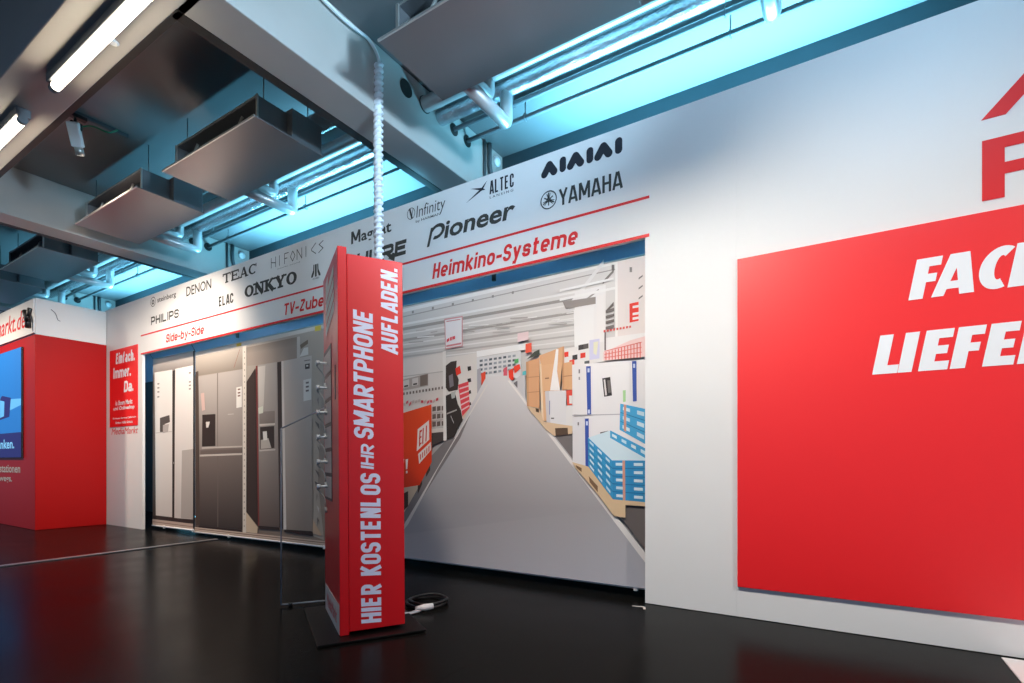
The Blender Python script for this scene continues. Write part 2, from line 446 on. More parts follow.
def spot(x, label, power, col, aim, y=2.08, cone=100):
    bm = bmesh.new(); bx(bm, -0.02, 0.02, -0.45, 0.28, 0.0, 0.03); bx(bm, -0.008, 0.008, -0.45, 0.28, -0.004, 0.0)
    rail = tag(obj('track_rail', bm, M['conduit']), label[0], 'rail', 'lighting rails on the ceiling'); rail.location = (x, y+0.17, CEIL-0.03)
    t = thing('spotlight', label[1], 'spotlight', (x, y, CEIL-0.03), 'spotlights on the lighting rails')
    bm = bmesh.new(); bx(bm, -0.03, 0.03, -0.09, 0.09, -0.035, -0.004); tube(bm, [(0,0,-0.03), (0,0,-0.10)], 0.012, 10); obj('adapter', bm, M['blackp'], t)
    bm = bmesh.new(); bx(bm, -0.045, 0.045, -0.05, 0.05, -0.16, -0.09); obj('bracket', bm, M['blackp'], t, 0.01)
    d = (Vector(aim) - Vector((x, y, CEIL-0.20))).normalized()
    R = d.to_track_quat('-Z', 'Y').to_matrix().to_4x4()
    bm = bmesh.new(); bx(bm, -0.05, 0.05, -0.035, 0.035, -0.12, 0.10); bmesh.ops.transform(bm, matrix=Matrix.Translation((0,0,-0.19)) @ R, verts=bm.verts)
    obj('lamp_housing', bm, M['whitep'], t, 0.012)
    bm = bmesh.new(); tube(bm, [(0,0,-0.12), (0,0,-0.19)], 0.038, 18); bmesh.ops.transform(bm, matrix=Matrix.Translation((0,0,-0.19)) @ R, verts=bm.verts)
    obj('lamp_tube', bm, M['steel'], t)
    bm = bmesh.new(); tube(bm, [(0,0,-0.188), (0,0,-0.192)], 0.033, 18); bmesh.ops.transform(bm, matrix=Matrix.Translation((0,0,-0.19)) @ R, verts=bm.verts)
    obj('lens', bm, M['spotlens'], t)
    bm = bmesh.new(); tube(bm, arc_path([(0.02, 0.03, -0.12), (0.10, 0.10, -0.09), (0.17, 0.22, -0.13), (0.10, 0.32, -0.02)], 0.06), 0.008, 8)
    obj('supply_cable', bm, M['green'], t)
    L = bpy.data.lights.new('spot_beam', 'SPOT'); L.energy = power; L.color = col; L.spot_size = math.radians(cone); L.spot_blend = 1.0; L.shadow_soft_size = 0.14
    lo = bpy.data.objects.new('spot_beam', L); COL.objects.link(lo); lo.parent = t
    lo.location = Vector((0,0,-0.19)) + d*0.21; lo.rotation_euler = d.to_track_quat('-Z', 'Y').to_euler()
spot(-6.43, ('dark lighting rail on the ceiling between the hanging units', 'white spotlight with a green cable hanging from the ceiling rail'), SPOT_W*3.8, (1.0, 0.84, 0.69), (-8.4, 3.7, 0.6), 2.08, 112)
spot(-11.43, ('dark lighting rail on the ceiling behind the second beam', 'white spotlight on the ceiling rail behind the second beam'), SPOT_W*2.6, (1.0, 0.84, 0.66), (-10.8, 2.7, 2.0), 0.70)
spot(3.57, ('dark lighting rail on the ceiling near the open end of the hall', 'white spotlight on the ceiling rail near the open end of the hall'), SPOT_W*2.4, (1.0, 0.91, 0.79), (0.9, 3.6, 1.4), 0.72)
spot(-1.43, ('dark lighting rail on the ceiling right of the big beam', 'white spotlight on the ceiling rail right of the big beam'), SPOT_W*3.25, (1.0, 0.91, 0.79), (-0.9, 3.6, 1.8), 0.70)

def fill_flood(x, aim, power, cone, label):  # unseen lamps, added to put cool light on the beam and wall top
    t = thing('fill_lamp', label, 'fill_lamp', (x, 1.85, 3.30), 'unseen cool lamps added on the girder')
    d = (Vector(aim) - t.location).normalized(); R = d.to_track_quat('-Z', 'Y').to_matrix().to_4x4()
    bm = bmesh.new(); tube(bm, [(0, -0.20, 0.60), (0, -0.08, 0.28), (0, 0, 0.05)], 0.012, 8); obj('clamp_arm', bm, M['blackp'], t)
    bm = bmesh.new(); tube(bm, [(0, 0, 0.10), (0, 0, 0.06), (0, 0, -0.06)], 0.07, 20, radii=[0.04, 0.07, 0.075]); bmesh.ops.transform(bm, matrix=R, verts=bm.verts); obj('lamp_housing', bm, M['blackp'], t)
    bm = bmesh.new(); tube(bm, [(0, 0, -0.058), (0, 0, -0.064)], 0.066, 20); bmesh.ops.transform(bm, matrix=R, verts=bm.verts); obj('lens', bm, M['tube_cool'], t)
    L = bpy.data.lights.new('fill_beam', 'SPOT'); L.energy = power; L.color = (0.50, 0.78, 1.0); L.spot_size = math.radians(cone); L.spot_blend = 0.9; L.shadow_soft_size = 0.22
    lo = bpy.data.objects.new('fill_beam', L); COL.objects.link(lo); lo.parent = t; lo.location = d*0.10; lo.rotation_euler = d.to_track_quat('-Z', 'Y').to_euler()
fill_flood(0.95, (-3.27, 2.5, 4.30), FILL_W, 75, 'unseen cool lamp added on the girder to brighten the big beam')
fill_flood(0.55, (0.45, 3.62, 4.0), FILL_W*0.05, 115, 'unseen cool lamp added on the girder to tint the wall top')

def led_bar(loc, tilt, length, watts, label, group=None, spread=165):
    t = thing('wash_light', label, 'light', loc, group, rot=(tilt, 0, 0))
    h = length/2
    box_obj('housing', -h, h, -0.045, 0.045, -0.06, 0.0, M['blackp'], t, 0.008)
    box_obj('lens', -h+0.03, h-0.03, -0.03, 0.03, 0.001, 0.010, M['led'], t)
    for sx in (-h+0.1, h-0.1): box_obj('mounting_bracket', sx-0.02, sx+0.02, -0.05, 0.05, -0.075, -0.06, M['blackp'], t)
    L = bpy.data.lights.new('wash_beam', 'AREA'); L.shape = 'RECTANGLE'; L.size = length-0.08; L.size_y = 0.06; L.energy = watts; L.color = LED_COL; L.spread = math.radians(spread)
    lo = bpy.data.objects.new('wash_beam', L); COL.objects.link(lo); lo.parent = t; lo.location = (0, 0, 0.014); lo.rotation_euler = (math.pi, 0, 0)
for x in (-10.93, -5.93, -0.93):
    led_bar((x, 4.90, 3.30), math.radians(20), 3.1, LED_W, 'cyan wash light bar fixed to the facade behind the display wall', 'cyan wash light bars behind the display wall', 110)
led_bar((-9.35, 4.55, 0.076), math.radians(20), 0.6, 8.0, 'short cyan wash light on the floor behind the left end of the banners', None, 120)

# ================================================================== CEILING SERVICES
def fan_coil(x0, x1, label, first=False):
    """hanging fan coil unit, x0 < x1"""
    t = thing('fan_coil_unit', label, 'ventilation unit', ((x0+x1)/2, 2.91, 3.90), 'fan coil units hanging under the ceiling')
    h = (x1-x0)/2
    bm = bmesh.new(); bx(bm, -h, h, -0.345, 0.345, 0.0, 0.012); obj('bottom_plate', bm, M['galv'], t)
    box_obj('front_lip', -h, h, -0.357, -0.3455, -0.002, 0.014, M['steel'], t)
    # front half: open frame, back half: closed fan box
    y0, y1, y2 = -0.26, 0.02, 0.335
    bm = bmesh.new()
    bx(bm, -h+0.10, h-0.10, y0, y1, 0.255, 0.27)
    bx(bm, -h+0.10, -h+0.115, y0, y1, 0.012, 0.255); bx(bm, h-0.115, h-0.10, y0, y1, 0.012, 0.255)
    obj('intake_casing', bm, M['galvside'], t)
    bm = bmesh.new(); bx(bm, -h+0.02, h-0.02, y1, y2, 0.012, 0.29); obj('fan_box', bm, M['galvside'], t, 0.004)
    bm = bmesh.new()
    for s in (-1, 1): bx(bm, s*(h-0.10)-0.012, s*(h-0.10)+0.012, y0-0.012, y0, -0.0+0.012, 0.275)
    bx(bm, -h+0.10, h-0.10, y0-0.008, y0, 0.262, 0.272)
    obj('front_frame', bm, M['steel'], t)
    bm = bmesh.new(); bx(bm, -h+0.125, h-0.125, y0+0.10, y1-0.005, 0.03, 0.25)
    for k in range(4): bx(bm, -h+0.125, h-0.125, y0+0.09, y0+0.10, 0.05+0.05*k, 0.062+0.05*k)
    obj('coil', bm, M['fin'], t)
    for k, s in enumerate((-0.62, 0.35)):
        bm = bmesh.new(); tube(bm, [(s*h, y0+0.03, 0.06), (s*h+0.10, y0+0.05, 0.22)], 0.012, 8); obj('coil_bracket', bm, M['steel'], t)
    for sx in (-1, 1):
        for yy in (-0.18, 0.27):
            bm = bmesh.new(); tube(bm, [(sx*(h-0.14), yy, 0.25), (sx*(h-0.14), yy, 0.578)], 0.005, 6); obj('hanging_rod', bm, M['conduit'], t)
    return t
fan_coil(-2.70, -1.07, 'large galvanised fan coil unit hanging right of the big beam')
fan_coil(-0.565, 1.03, 'galvanised fan coil unit hanging above the red board')
fan_coil(-5.74, -4.16, 'galvanised fan coil unit hanging left of the big beam, with a plain underside')
fan_coil(-7.92, -6.29, 'galvanised fan coil unit with a red reflection on its underside, beside the second beam')
fan_coil(-10.74, -9.16, 'galvanised fan coil unit hanging just behind the second beam')
fan_coil(-12.92, -11.29, 'galvanised fan coil unit farthest off, hanging over the red booth')

def pipe_run(name, y, r, m, label, cat, group, risers=()):
    bm = bmesh.new(); tube(bm, [(-18, y, 4.32), (8, y, 4.32)], r, 16)
    o = tag(obj(name, bm, m), label, cat, group)
    for x, zb in risers:
        bm = bmesh.new(); tube(bm, arc_path([(x, y, 4.32-r*0.5), (x, y, zb), (x, 3.26, zb)], 0.05), r*0.78, 14)
        obj('riser', bm, M['pipe'], o)
    return o
rx = (-2.51, -5.56, -7.72, -10.56, -12.7, -0.385)
pipe_run('supply_pipe', 3.68, 0.068, M['pipe'], 'silver jacketed pipe under the ceiling, the one nearest the hanging units', 'pipe', None, [(x-0.04, 4.13) for x in rx])
pipe_run('return_pipe', 3.90, 0.072, M['foil'], 'silver crinkled foil pipe under the ceiling, second from the hanging units', 'pipe', None, [(x, 4.00) for x in rx])
pipe_run('conduit_pipe', 4.11, 0.022, M['conduit'], 'thin dark conduit under the ceiling beside the foil pipe', 'conduit', None)
pipe_run('conduit_pipe', 4.33, 0.022, M['conduit'], 'thin dark conduit under the ceiling nearest the display wall', 'conduit', None)

def hanger(x, label):
    t = thing('pipe_hanger', label, 'hanger', (x, 4.22, CEIL), 'conduit hangers')
    for y in (-0.11, 0.11):
        bm = bmesh.new(); tube(bm, [(0, y, 0), (0, y, -0.13)], 0.006, 6); obj('rod', bm, M['conduit'], t)
        bm = bmesh.new()
        ringpts = [(0, y + 0.03*math.cos(a), -0.16 + 0.03*math.sin(a)) for a in [2*math.pi*k/12 for k in range(13)]]
        tube(bm, ringpts, 0.006, 6, caps=False); obj('clamp', bm, M['conduit'], t)
    return t
for x, w in ((-2.57, 'conduit hanger on the ceiling beside the first foil pipe riser'), (-0.72, 'conduit hanger on the ceiling above the plain white wall'), (-7.71, 'conduit hanger on the ceiling beside the second beam'), (-5.9, 'conduit hanger on the ceiling midway between the two beams'), (-10.6, 'conduit hanger on the ceiling behind the second beam')):
    hanger(x, w)

# service corner at the far end of each beam: vertical conduit with an S bend and a round lamp
for xb, w in ((-3.27, 'at the far end of the big beam'), (-8.27, 'at the far end of the second beam'), (-13.27, 'at the far end of the third beam')):
    bm = bmesh.new(); tube(bm, arc_path([(xb+0.03, 4.70, 4.47), (xb+0.03, 4.70, 4.20), (xb+0.03, 4.78, 4.05), (xb+0.03, 4.78, 3.0)], 0.06), 0.025, 10)
    tube(bm, [(xb+0.02, 4.62, 4.47), (xb+0.02, 4.62, 3.0)], 0.016, 8)
    tag(obj('downpipe', bm, M['conduit']), 'dark vertical conduit ' + w, 'conduit', 'vertical conduits at the beam ends')
    bm = bmesh.new(); tube(bm, [(xb, 4.86, 4.36), (xb+0.03, 4.86, 4.36), (xb+0.045, 4.86, 4.36)], 0.05, 20, radii=[0.055, 0.055, 0.03])
    tag(obj('junction_box', bm, M['whitep']), 'small round white junction box ' + w, 'junction box', 'round junction boxes at the beam ends')

# ceiling power drop: cord along the beam, spiral wrapped cable down behind the charging station
t = thing('power_cable', 'white spiral wrapped cable hanging from the big beam behind the charging station', 'cable', (-3.245, 3.09, 0))
bm = bmesh.new(); tube(bm, arc_path([(-0.0, -1.9, 4.45), (0.0, -0.75, 4.44), (0.012, -0.35, 4.40), (0.0, -0.10, 4.44), (0.0, 0.0, 4.36), (0.0, 0.0, 4.20)], 0.12), 0.014, 8)
obj('cord', bm, M['whitep'], t)
bm = bmesh.new(); tube(bm, [(0.012*math.sin(z*1.3), 0.0, z) for z in [4.30 - 0.1*k for k in range(43)]] , 0.026, 10); obj('core', bm, M['whitep'], t)
bm = bmesh.new(); hp = []
for k in range(0, 1400):
    z = 4.32 - k*4.30/1400; a = 2*math.pi*z/0.05
    hp.append((0.012*math.sin(z*1.3) + 0.027*math.cos(a), 0.027*math.sin(a), z))
tube(bm, hp, 0.0165, 5); obj('spiral_wrap', bm, M['cablewrap'], t)

# ================================================================== LEFT BOOTH
bt = thing('exhibition_booth', 'red exhibition booth with a white top band standing against the display wall', 'booth', (-12.1, 3.2, 0))
def BX(x): return x + 12.1
bm = bmesh.new(); bx(bm, BX(-14.5), BX(-9.92), 2.74-3.2, 3.615-3.2, 0.0, 2.86); obj('body', bm, M['booth_red'], bt, 0.006)
bm = bmesh.new(); bx(bm, BX(-14.5), BX(-9.925), 2.745-3.2, 3.615-3.2, 2.861, 3.39); obj('fascia', bm, M['white'], bt, 0.004, label='white fascia')
sg = thing('fascia_sign', 'white sign with handwritten style red web address along the booth top', 'sign', (-12.1, 2.72, 2.87))
bm = bmesh.new(); bx(bm, BX(-14.5), BX(-9.905), -0.004, 0.018, 0.0, 0.50); obj('panel', bm, M['white'], sg, 0.003)
bm = bmesh.new(); put_text(bm, 'mediamarkt.de', (BX(-12.56), -0.006, 0.120), (1,0,0), (0,0,1), 2.34, 0.275, 0.006, 0.28); obj('lettering', bm, M['redink'], sg)
# black clamp holding the sign corner
cl = thing('sign_clamp', 'black forked clamp gripping the corner of the booth sign', 'clamp', (-9.965, 2.672, 2.94)); cl.scale = (0.72, 0.8, 0.85)
bm = bmesh.new(); tube(bm, [(0.02, 0, 0.0), (0.0, 0, 0.14), (-0.16, 0, 0.30)], 0.045, 10); obj('long_arm', bm, M['blackp'], cl)
bm = bmesh.new(); tube(bm, [(0.0, -0.02, 0.12), (0.14, -0.02, 0.20), (0.20, -0.02, 0.30)], 0.035, 10); obj('short_arm', bm, M['blackp'], cl)
bm = bmesh.new(); tube(bm, [(0.10, -0.07, 0.16), (0.10, 0.0, 0.16)], 0.05, 14); obj('knob', bm, M['blackp'], cl)
bm = bmesh.new(); tube(bm, arc_path([(0.0, 0, 0), (0.01, 0.05, -0.04), (0.0, 0.08, -0.14), (0.0, 0.11, -0.15)], 0.03), 0.004, 6)
o = tag(obj('thin_cord', bm, M['conduit']), 'thin dark cord curling on the white booth fascia by the sign corner', 'cord'); o.location = (-9.915, 2.92, 3.26)
# screen on the booth front
sc = thing('display_screen', 'blue glowing screen set into the red booth front', 'screen', (-11.28, 2.735, 1.058)); sc.scale = (1, 1, 0.97)
bm = bmesh.new(); bx(bm, -0.95, 0.878, -0.02, 0.004, 0.004, 1.721); obj('bezel', bm, M['blackp'], sc, 0.004)
bm = bmesh.new(); flat(bm, [(-0.94, -0.0215, 0.40), (0.872, -0.0215, 0.40), (0.872, -0.0215, 1.715), (-0.94, -0.0215, 1.715)], 0)
flat(bm, [(-0.94, -0.0215, 0.01), (0.872, -0.0215, 0.01), (0.872, -0.0215, 0.40), (-0.94, -0.0215, 0.40)], 1)
flat(bm, [(-0.94, -0.022, 0.86), (0.2, -0.022, 0.74), (0.872, -0.022, 0.82), (0.872, -0.022, 0.92), (0.1, -0.022, 0.95), (-0.94, -0.022, 1.05)], 2)
flat(bm, [(-0.2, -0.0225, 0.62), (0.35, -0.0225, 0.66), (0.42, -0.0225, 0.96), (0.0, -0.0225, 1.02), (-0.2, -0.0225, 0.9)], 1)
flat(bm, [(-0.1, -0.023, 0.66), (0.10, -0.023, 0.68), (0.12, -0.023, 0.92), (-0.1, -0.023, 0.95)], 2)
put_text(bm, 'volltanken.', (-0.75, -0.0225, 0.15), (1,0,0), (0,0,1), 1.32, 0.15, 0.02, 0.0, mi=3)
obj('screen_picture', bm, [M['screen_blue'], M['screen_navy'], M['screen_light'], M['screen_text']], sc)
bm = bmesh.new()
put_text(bm, 'Akku-Ladestationen', (-12.64+12.1, 2.7375-3.2, 0.83), (1,0,0), (0,0,1), 2.10, 0.13, 0.02)
put_text(bm, 'fuer unterwegs.', (-12.64+12.1, 2.7375-3.2, 0.66), (1,0,0), (0,0,1), 1.74, 0.13, 0.02)
obj('lettering', bm, M['label'], bt)

# ================================================================== PRINT ON THE WHITE WALL
UX, UZ = (1,0,0), (0,0,1)
WY = WALL_Y - 0.0015
def pl(x, z): return (x, WY, z)
def logo(label, builder, m='greyink'):
    bm = bmesh.new(); builder(bm); return obj('printed_logo', bm, M[m], wall, label=label)
def simple(s, x0, x1, z0, z1, bold=0.0, shear=0.0, cap=None, space=1.0):
    return lambda bm: put_text(bm, s, (x0, WY, z0), UX, UZ, x1-x0, z1-z0, bold, shear, space, cap=cap)

def b_steinberg(bm):
    ring(bm, pl, -8.385, 3.305, 0.066, 0.010, sx=1.05); ring(bm, pl, -8.385, 3.30, 0.026, 0.02, n=16)
    put_text(bm, 'steinberg', (-8.259, WY, 3.250), UX, UZ, 0.53, 0.095, 0.012)
logo('round mark and small lower case brand lettering', b_steinberg)
logo('wide spaced bold capital brand lettering', lambda bm: heavy(bm, 'PHILIPS', (-8.444, WY, 2.975), UX, UZ, 0.791, 0.118, 0.19, 0.20))
logo('thin outlined capital brand lettering', simple('DENON', -7.454, -6.831, 3.222, 3.352, 0.012))
def b_faint(bm):
    put_text(bm, 'indiook', (-7.363, WY, 3.05), UX, UZ, 0.43, 0.065, 0.0)
    for k in range(10):
        x = -7.30 + 0.037*k; stroke(bm, pl, x, 2.995+0.012*math.sin(k/9*math.pi), x+0.038, 2.995+0.012*math.sin((k+1)/9*math.pi), 0.006)
logo('faint grey small brand lettering with a curved underline', b_faint, 'paleink')
# slab serif letters
def serif(bm, ch, x, z, w, h, t):
    s = t*0.42; sw = t*2.0
    def hb(cx, zz, ww=sw): stroke(bm, pl, cx-ww/2, zz, cx+ww/2, zz, s)
    def st(a, b, c, d, tt=t): stroke(bm, pl, x+a*w, z+b*h, x+c*w, z+d*h, tt)
    top, bot = z+h-s/2, z+s/2
    if ch == 'T':
        st(.5,0,.5,1); hb(x+.5*w, bot); stroke(bm, pl, x, top, x+w, top, s*1.2)
        for a in (.03,.97): st(a,.72,a,1,t*.5)
    if ch == 'E':
        st(.18,0,.18,1); stroke(bm, pl, x, top, x+w*.93, top, s*1.2); stroke(bm, pl, x, bot, x+w, bot, s*1.2); st(.18,.52,.68,.52,s)
        st(.92,.72,.92,1,t*.5); st(.97,0,.97,.28,t*.5); st(.68,.38,.68,.66,t*.5)
    if ch == 'A':
        st(.14,0,.5,1,t*.55); st(.84,0,.5,1,t); st(.25,.32,.75,.32,s); hb(x+.12*w, bot, t*1.7); hb(x+.86*w, bot)
    if ch == 'N':
        st(.16,0,.16,1,t*.6); st(.86,0,.86,1,t*.6); st(.14,1,.86,0,t); hb(x+.14*w, bot); hb(x+.12*w, top); hb(x+.86*w, top)
    if ch == 'K':
        st(.2,0,.2,1); hb(x+.2*w, bot); hb(x+.2*w, top); st(.22,.38,.82,1,t*.55); st(.42,.55,.88,0,t); hb(x+.82*w, top, t*1.8); hb(x+.88*w, bot)
    if ch == 'Y':
        st(.5,0,.5,.48); st(.5,.42,.16,1,t); st(.5,.42,.86,1,t*.55); hb(x+.5*w, bot); hb(x+.16*w, top); hb(x+.86*w, top, t*1.8)
    if ch == 'O':
        ring(bm, pl, x+.5*w, z+.5*h, h*.5-s*.5, s, sx=(w*.5-t*.5)/(h*.5-s*.5), tx=t)
    if ch == 'C':
        ring(bm, pl, x+.52*w, z+.5*h, h*.5-s*.5, s, a0=.8, a1=2*math.pi-.8, sx=(w*.5-t*.5)/(h*.5-s*.5), tx=t)
        st(.9,.68,.9,1,t*.5)
def b_serif(word, x0, x1, z0, z1, t):
    def f(bm):
        n = len(word); w = (x1-x0)/n
        for i, c in enumerate(word): serif(bm, c, x0+i*w+w*.04, z0, w*.92, z1-z0, t)
    return f
logo('slab serif capital brand lettering of four letters', b_serif('TEAC', -6.568, -5.826, 3.232, 3.352, 0.036))
logo('narrow tall capital brand lettering', lambda bm: heavy(bm, 'ELAC', (-6.655, WY, 2.960), UX, UZ, 0.326, 0.125, 0.19, 0.09))
logo('heavy serif capital brand lettering of five letters', b_serif('ONKYO', -6.093, -5.074, 2.975, 3.115, 0.052))
def b_hif(bm):
    z, h = 3.232, 0.112; W_ = 0.948/8; t = 0.009
    G = {'H': [(0,0,0,1),(.7,0,.7,1),(0,.55,.7,.4)], 'I': [(.3,0,.3,1)], 'F': [(.1,0,.1,1),(.1,1,.7,1),(.1,.5,.5,.5)], 'O': [(.35,0,0,.5),(0,.5,.35,1),(.35,1,.7,.5),(.7,.5,.35,0)],
         'N': [(0,0,0,1),(0,1,.7,0),(.7,0,.7,1)], 'C': [(.7,1,.1,.55),(.1,.55,.1,.4),(.1,.4,.7,0)], 'S': [(.7,1,.15,.75),(.15,.75,.7,.3),(.7,.3,.1,0)]}
    for i, c in enumerate('HIFONICS'):
        for a, b, c2, d in G[c]: stroke(bm, pl, -5.551+i*W_+a*W_, z+b*h, -5.551+i*W_+c2*W_, z+d*h, t, round_=True)
    put_text(bm, 'power sound', (-5.43, WY, 3.190), UX, UZ, 0.40, 0.014)
logo('thin wide spaced angular capital brand lettering', b_hif)
def b_mountain(bm):
    cx, z0, z1 = -4.757, 2.985, 3.117
    stroke(bm, pl, cx, z0, cx, z1, 0.028)
    for s in (-1, 1):
        P = [(0.024, z1), (0.040, z1), (0.044, z1-0.06), (0.075, z0+0.02), (0.078, z0), (0.050, z0), (0.028, z0+0.045)]
        flat(bm, [pl(cx+s*a, b) for a, b in P])
    put_text(bm, 'ATARI', (-4.81, WY, 2.958), UX, UZ, 0.105, 0.016, 0.01)
logo('three pronged mountain shaped emblem', b_mountain)
logo('rounded hand drawn brand lettering partly behind the cable', lambda bm: (heavy(bm, 'M', (-4.201, WY, 3.205), UX, UZ, 0.135, 0.125, 0.22, 0.05), put_text(bm, 'agnat', (-4.055, WY, 3.172), UX, UZ, 0.415, 0.125, 0.02)))
def b_shure(bm):
    x0, x1, z0, z1 = -4.30, -3.428, 2.950, 3.090
    heavy(bm, 'SHURE', (x0, WY, z0), UX, UZ, x1-x0, z1-z0, 0.26, 0.10, 0.10)
    flat(bm, [pl(-3.68, 2.955), pl(-3.60, 2.912), pl(-3.585, 2.985), pl(-3.62, 3.0)])
logo('heavy slanted capital brand lettering cut by a wedge', b_shure)
def b_inf(bm):
    put_text(bm, 'Infinity', (-3.320, WY, 3.222), UX, UZ, 0.345, 0.143, -0.004, 0.12)
    ring(bm, pl, -3.385, 3.312, 0.052, 0.006, sx=0.9); stroke(bm, pl, -3.40, 3.352, -3.375, 3.27, 0.020, round_=True); stroke(bm, pl, -3.36, 3.352, -3.378, 3.27, 0.006)
    put_text(bm, 'by HARMAN', (-3.326, WY, 3.205), UX, UZ, 0.293, 0.030, 0.006)
logo('light italic brand lettering with an oval mark', b_inf)
def b_pioneer(bm):
    put_text(bm, 'ioneer', (-2.99, WY, 2.988), UX, UZ, 0.747, 0.112, 0.026, 0.16, cap='ne')
    def q(x, z): return pl(-3.186 + x + (z)*0.30, 2.965+z)
    stroke(bm, q, 0.012, -0.01, 0.012, 0.155, 0.030)
    ring(bm, q, 0.085, 0.108, 0.052, 0.030, a0=-math.pi*.62, a1=math.pi*.95, sx=1.35, tx=0.036)
logo('rounded italic brand lettering with a large first letter', b_pioneer)
def b_altec(bm):
    heavy(bm, 'ALTEC', (-2.495, WY, 3.248), UX, UZ, 0.238, 0.112, 0.13, 0.10)
    put_text(bm, 'LANSING', (-2.495, WY, 3.212), UX, UZ, 0.233, 0.020, 0.004, space=1.5)
    c = (-2.575, 3.315)
    for dx, dz in ((-0.17, -0.075), (-0.12, 0.035), (0.055, 0.06), (0.035, -0.015)):
        L = math.hypot(dx, dz); nx, nz = -dz/L*0.011, dx/L*0.011
        flat(bm, [pl(c[0]+nx, c[1]+nz), pl(c[0]+dx, c[1]+dz), pl(c[0]-nx, c[1]-nz)])
logo('narrow capital brand lettering with a pointed star', b_altec, 'navyink')
def b_ai(bm):
    z0, z1 = 3.232, 3.356; h = z1-z0; t = 0.060; W_ = 0.667
    x = -1.997
    for k in range(3):
        aw = 0.135
        for s in (-1, 1): stroke(bm, pl, x+aw/2, z1-t/2, x+aw/2+s*(aw/2-t*.42), z0+t/2, t, round_=True)
        flat(bm, [pl(x+aw/2, z1-t*.6), pl(x+t*.4, z0+t*.55), pl(x+aw/2, z0+h*.30), pl(x+aw-t*.4, z0+t*.55)])
        stroke(bm, pl, x+aw+0.051, z0+t*.5, x+aw+0.051, z1-t*.5, t*.92, round_=True)
        x += 0.2255
logo('fat rounded black brand lettering, six letters', b_ai, 'navyink')
def b_yam(bm):
    heavy(bm, 'YAMAHA', (-1.842, WY, 2.980), UX, UZ, 0.512, 0.128, 0.15, 0.08)
    cx, cz, r = -1.935, 3.053, 0.068
    ring(bm, pl, cx, cz, r, 0.009)
    for k in range(3):
        a = math.pi/2 + k*2*math.pi/3
        stroke(bm, pl, cx - math.cos(a)*0.045, cz - math.sin(a)*0.045, cx + math.cos(a)*0.058, cz + math.sin(a)*0.058, 0.009)
        for s in (-1, 1):
            b = a + s*0.28; stroke(bm, pl, cx + math.cos(b)*0.02, cz + math.sin(b)*0.02, cx + math.cos(b)*0.052, cz + math.sin(b)*0.052, 0.006)
    ring(bm, pl, cx, cz, 0.016, 0.008, n=14)
logo('bold capital brand lettering after a round emblem of three crossed forks', b_yam)
for s, x0, x1, z0, z1, cap, lab in (('Side-by-Side', -8.013, -7.000, 2.668, 2.785, 'Sd', 'red italic heading above the first banner'), ('TV-Zubehör', -5.325, -4.33, 2.650, 2.780, 'TZ', 'red italic heading partly behind the charging station'), ('Heimkino-Systeme', -3.127, -1.681, 2.653, 2.790, 'Hk', 'red italic heading above the aisle banner')):
    bm = bmesh.new(); heavy(bm, s, (x0, WY, z0), UX, UZ, x1-x0, z1-z0, 0.185, 0.10, 0.16); obj('printed_heading', bm, M['redink'], wall, label=lab)
# roof mark and big letter at the right, over the red board
bm = bmesh.new()
xa, za, ux, uz = 0.625, 2.785, 0.40, 0.445
prism_pts = [(xa, za), (xa+ux, za+uz), (xa+2*ux, za), (xa+2*ux-0.095, za), (xa+ux, za+uz-0.105), (xa+0.095, za)]
prism(bm, [(a, WALL_Y, b) for a, b in prism_pts], (0, -0.004, 0))
obj('roof_mark', bm, M['redink'], wall, label='red roof shaped mark')
bm = bmesh.new(); q = lambda x, z: (x, WALL_Y-0.003, z)
stroke(bm, q, 0.672, 2.36, 0.672, 2.675, 0.088)
stroke(bm, q, 0.70, 2.645, 0.79, 2.645, 0.06); stroke(bm, q, 0.70, 2.51, 0.79, 2.51, 0.06)
ring(bm, q, 0.79, 2.5775, 0.0675, 0.06, n=18, a0=-math.pi/2, a1=math.pi/2, tx=0.085)
obj('printed_letter', bm, M['redink'], wall, label='large red capital letter')

# ---- poster on the left pier
po = thing('red_poster', 'narrow red poster with white German text beside the booth', 'poster', (-9.31, WALL_Y-0.001, 1.42))
def pp(x): return x + 9.31
bm = bmesh.new(); bx(bm, pp(-9.80), pp(-8.85), -0.006, 0, 1.545-1.42, 2.75-1.42); obj('poster_sheet', bm, M['redboard'], po)
bm = bmesh.new()
for s, x0, x1, z0, z1, bd in (('Einfach.', -9.581, -8.93, 2.52, 2.69, .045), ('Immer.', -9.673, -9.06, 2.30, 2.47, .045), ('Da.', -9.297, -8.975, 2.065, 2.235, .045),
                              ('In Ihrem Markt', -9.588, -9.013, 1.875, 1.95, .03), ('und Onlineshop', -9.662, -8.948, 1.785, 1.86, .03), ('Beratung Service Lieferung', -9.687, -8.897, 1.652, 1.69, .02), ('Einbau Hilfe Schutz', -9.588, -9.004, 1.588, 1.626, .02)):
    bm = bmesh.new(); (heavy(bm, s, (pp(x0), -0.0075, z0-1.42), UX, UZ, x1-x0, z1-z0, 0.22, 0.06, 0.08) if bd == .045 else put_text(bm, s, (pp(x0), -0.0075, z0-1.42), UX, UZ, x1-x0, z1-z0, bd, 0.1)); obj('text_line', bm, M['whiteink'], po)
bm = bmesh.new(); put_text(bm, 'MediaMarkt', (pp(-9.75), -0.001, 1.425-1.42), UX, UZ, 0.90, 0.10, 0.0, 0.3); obj('brand_lettering', bm, M['redink'], po)

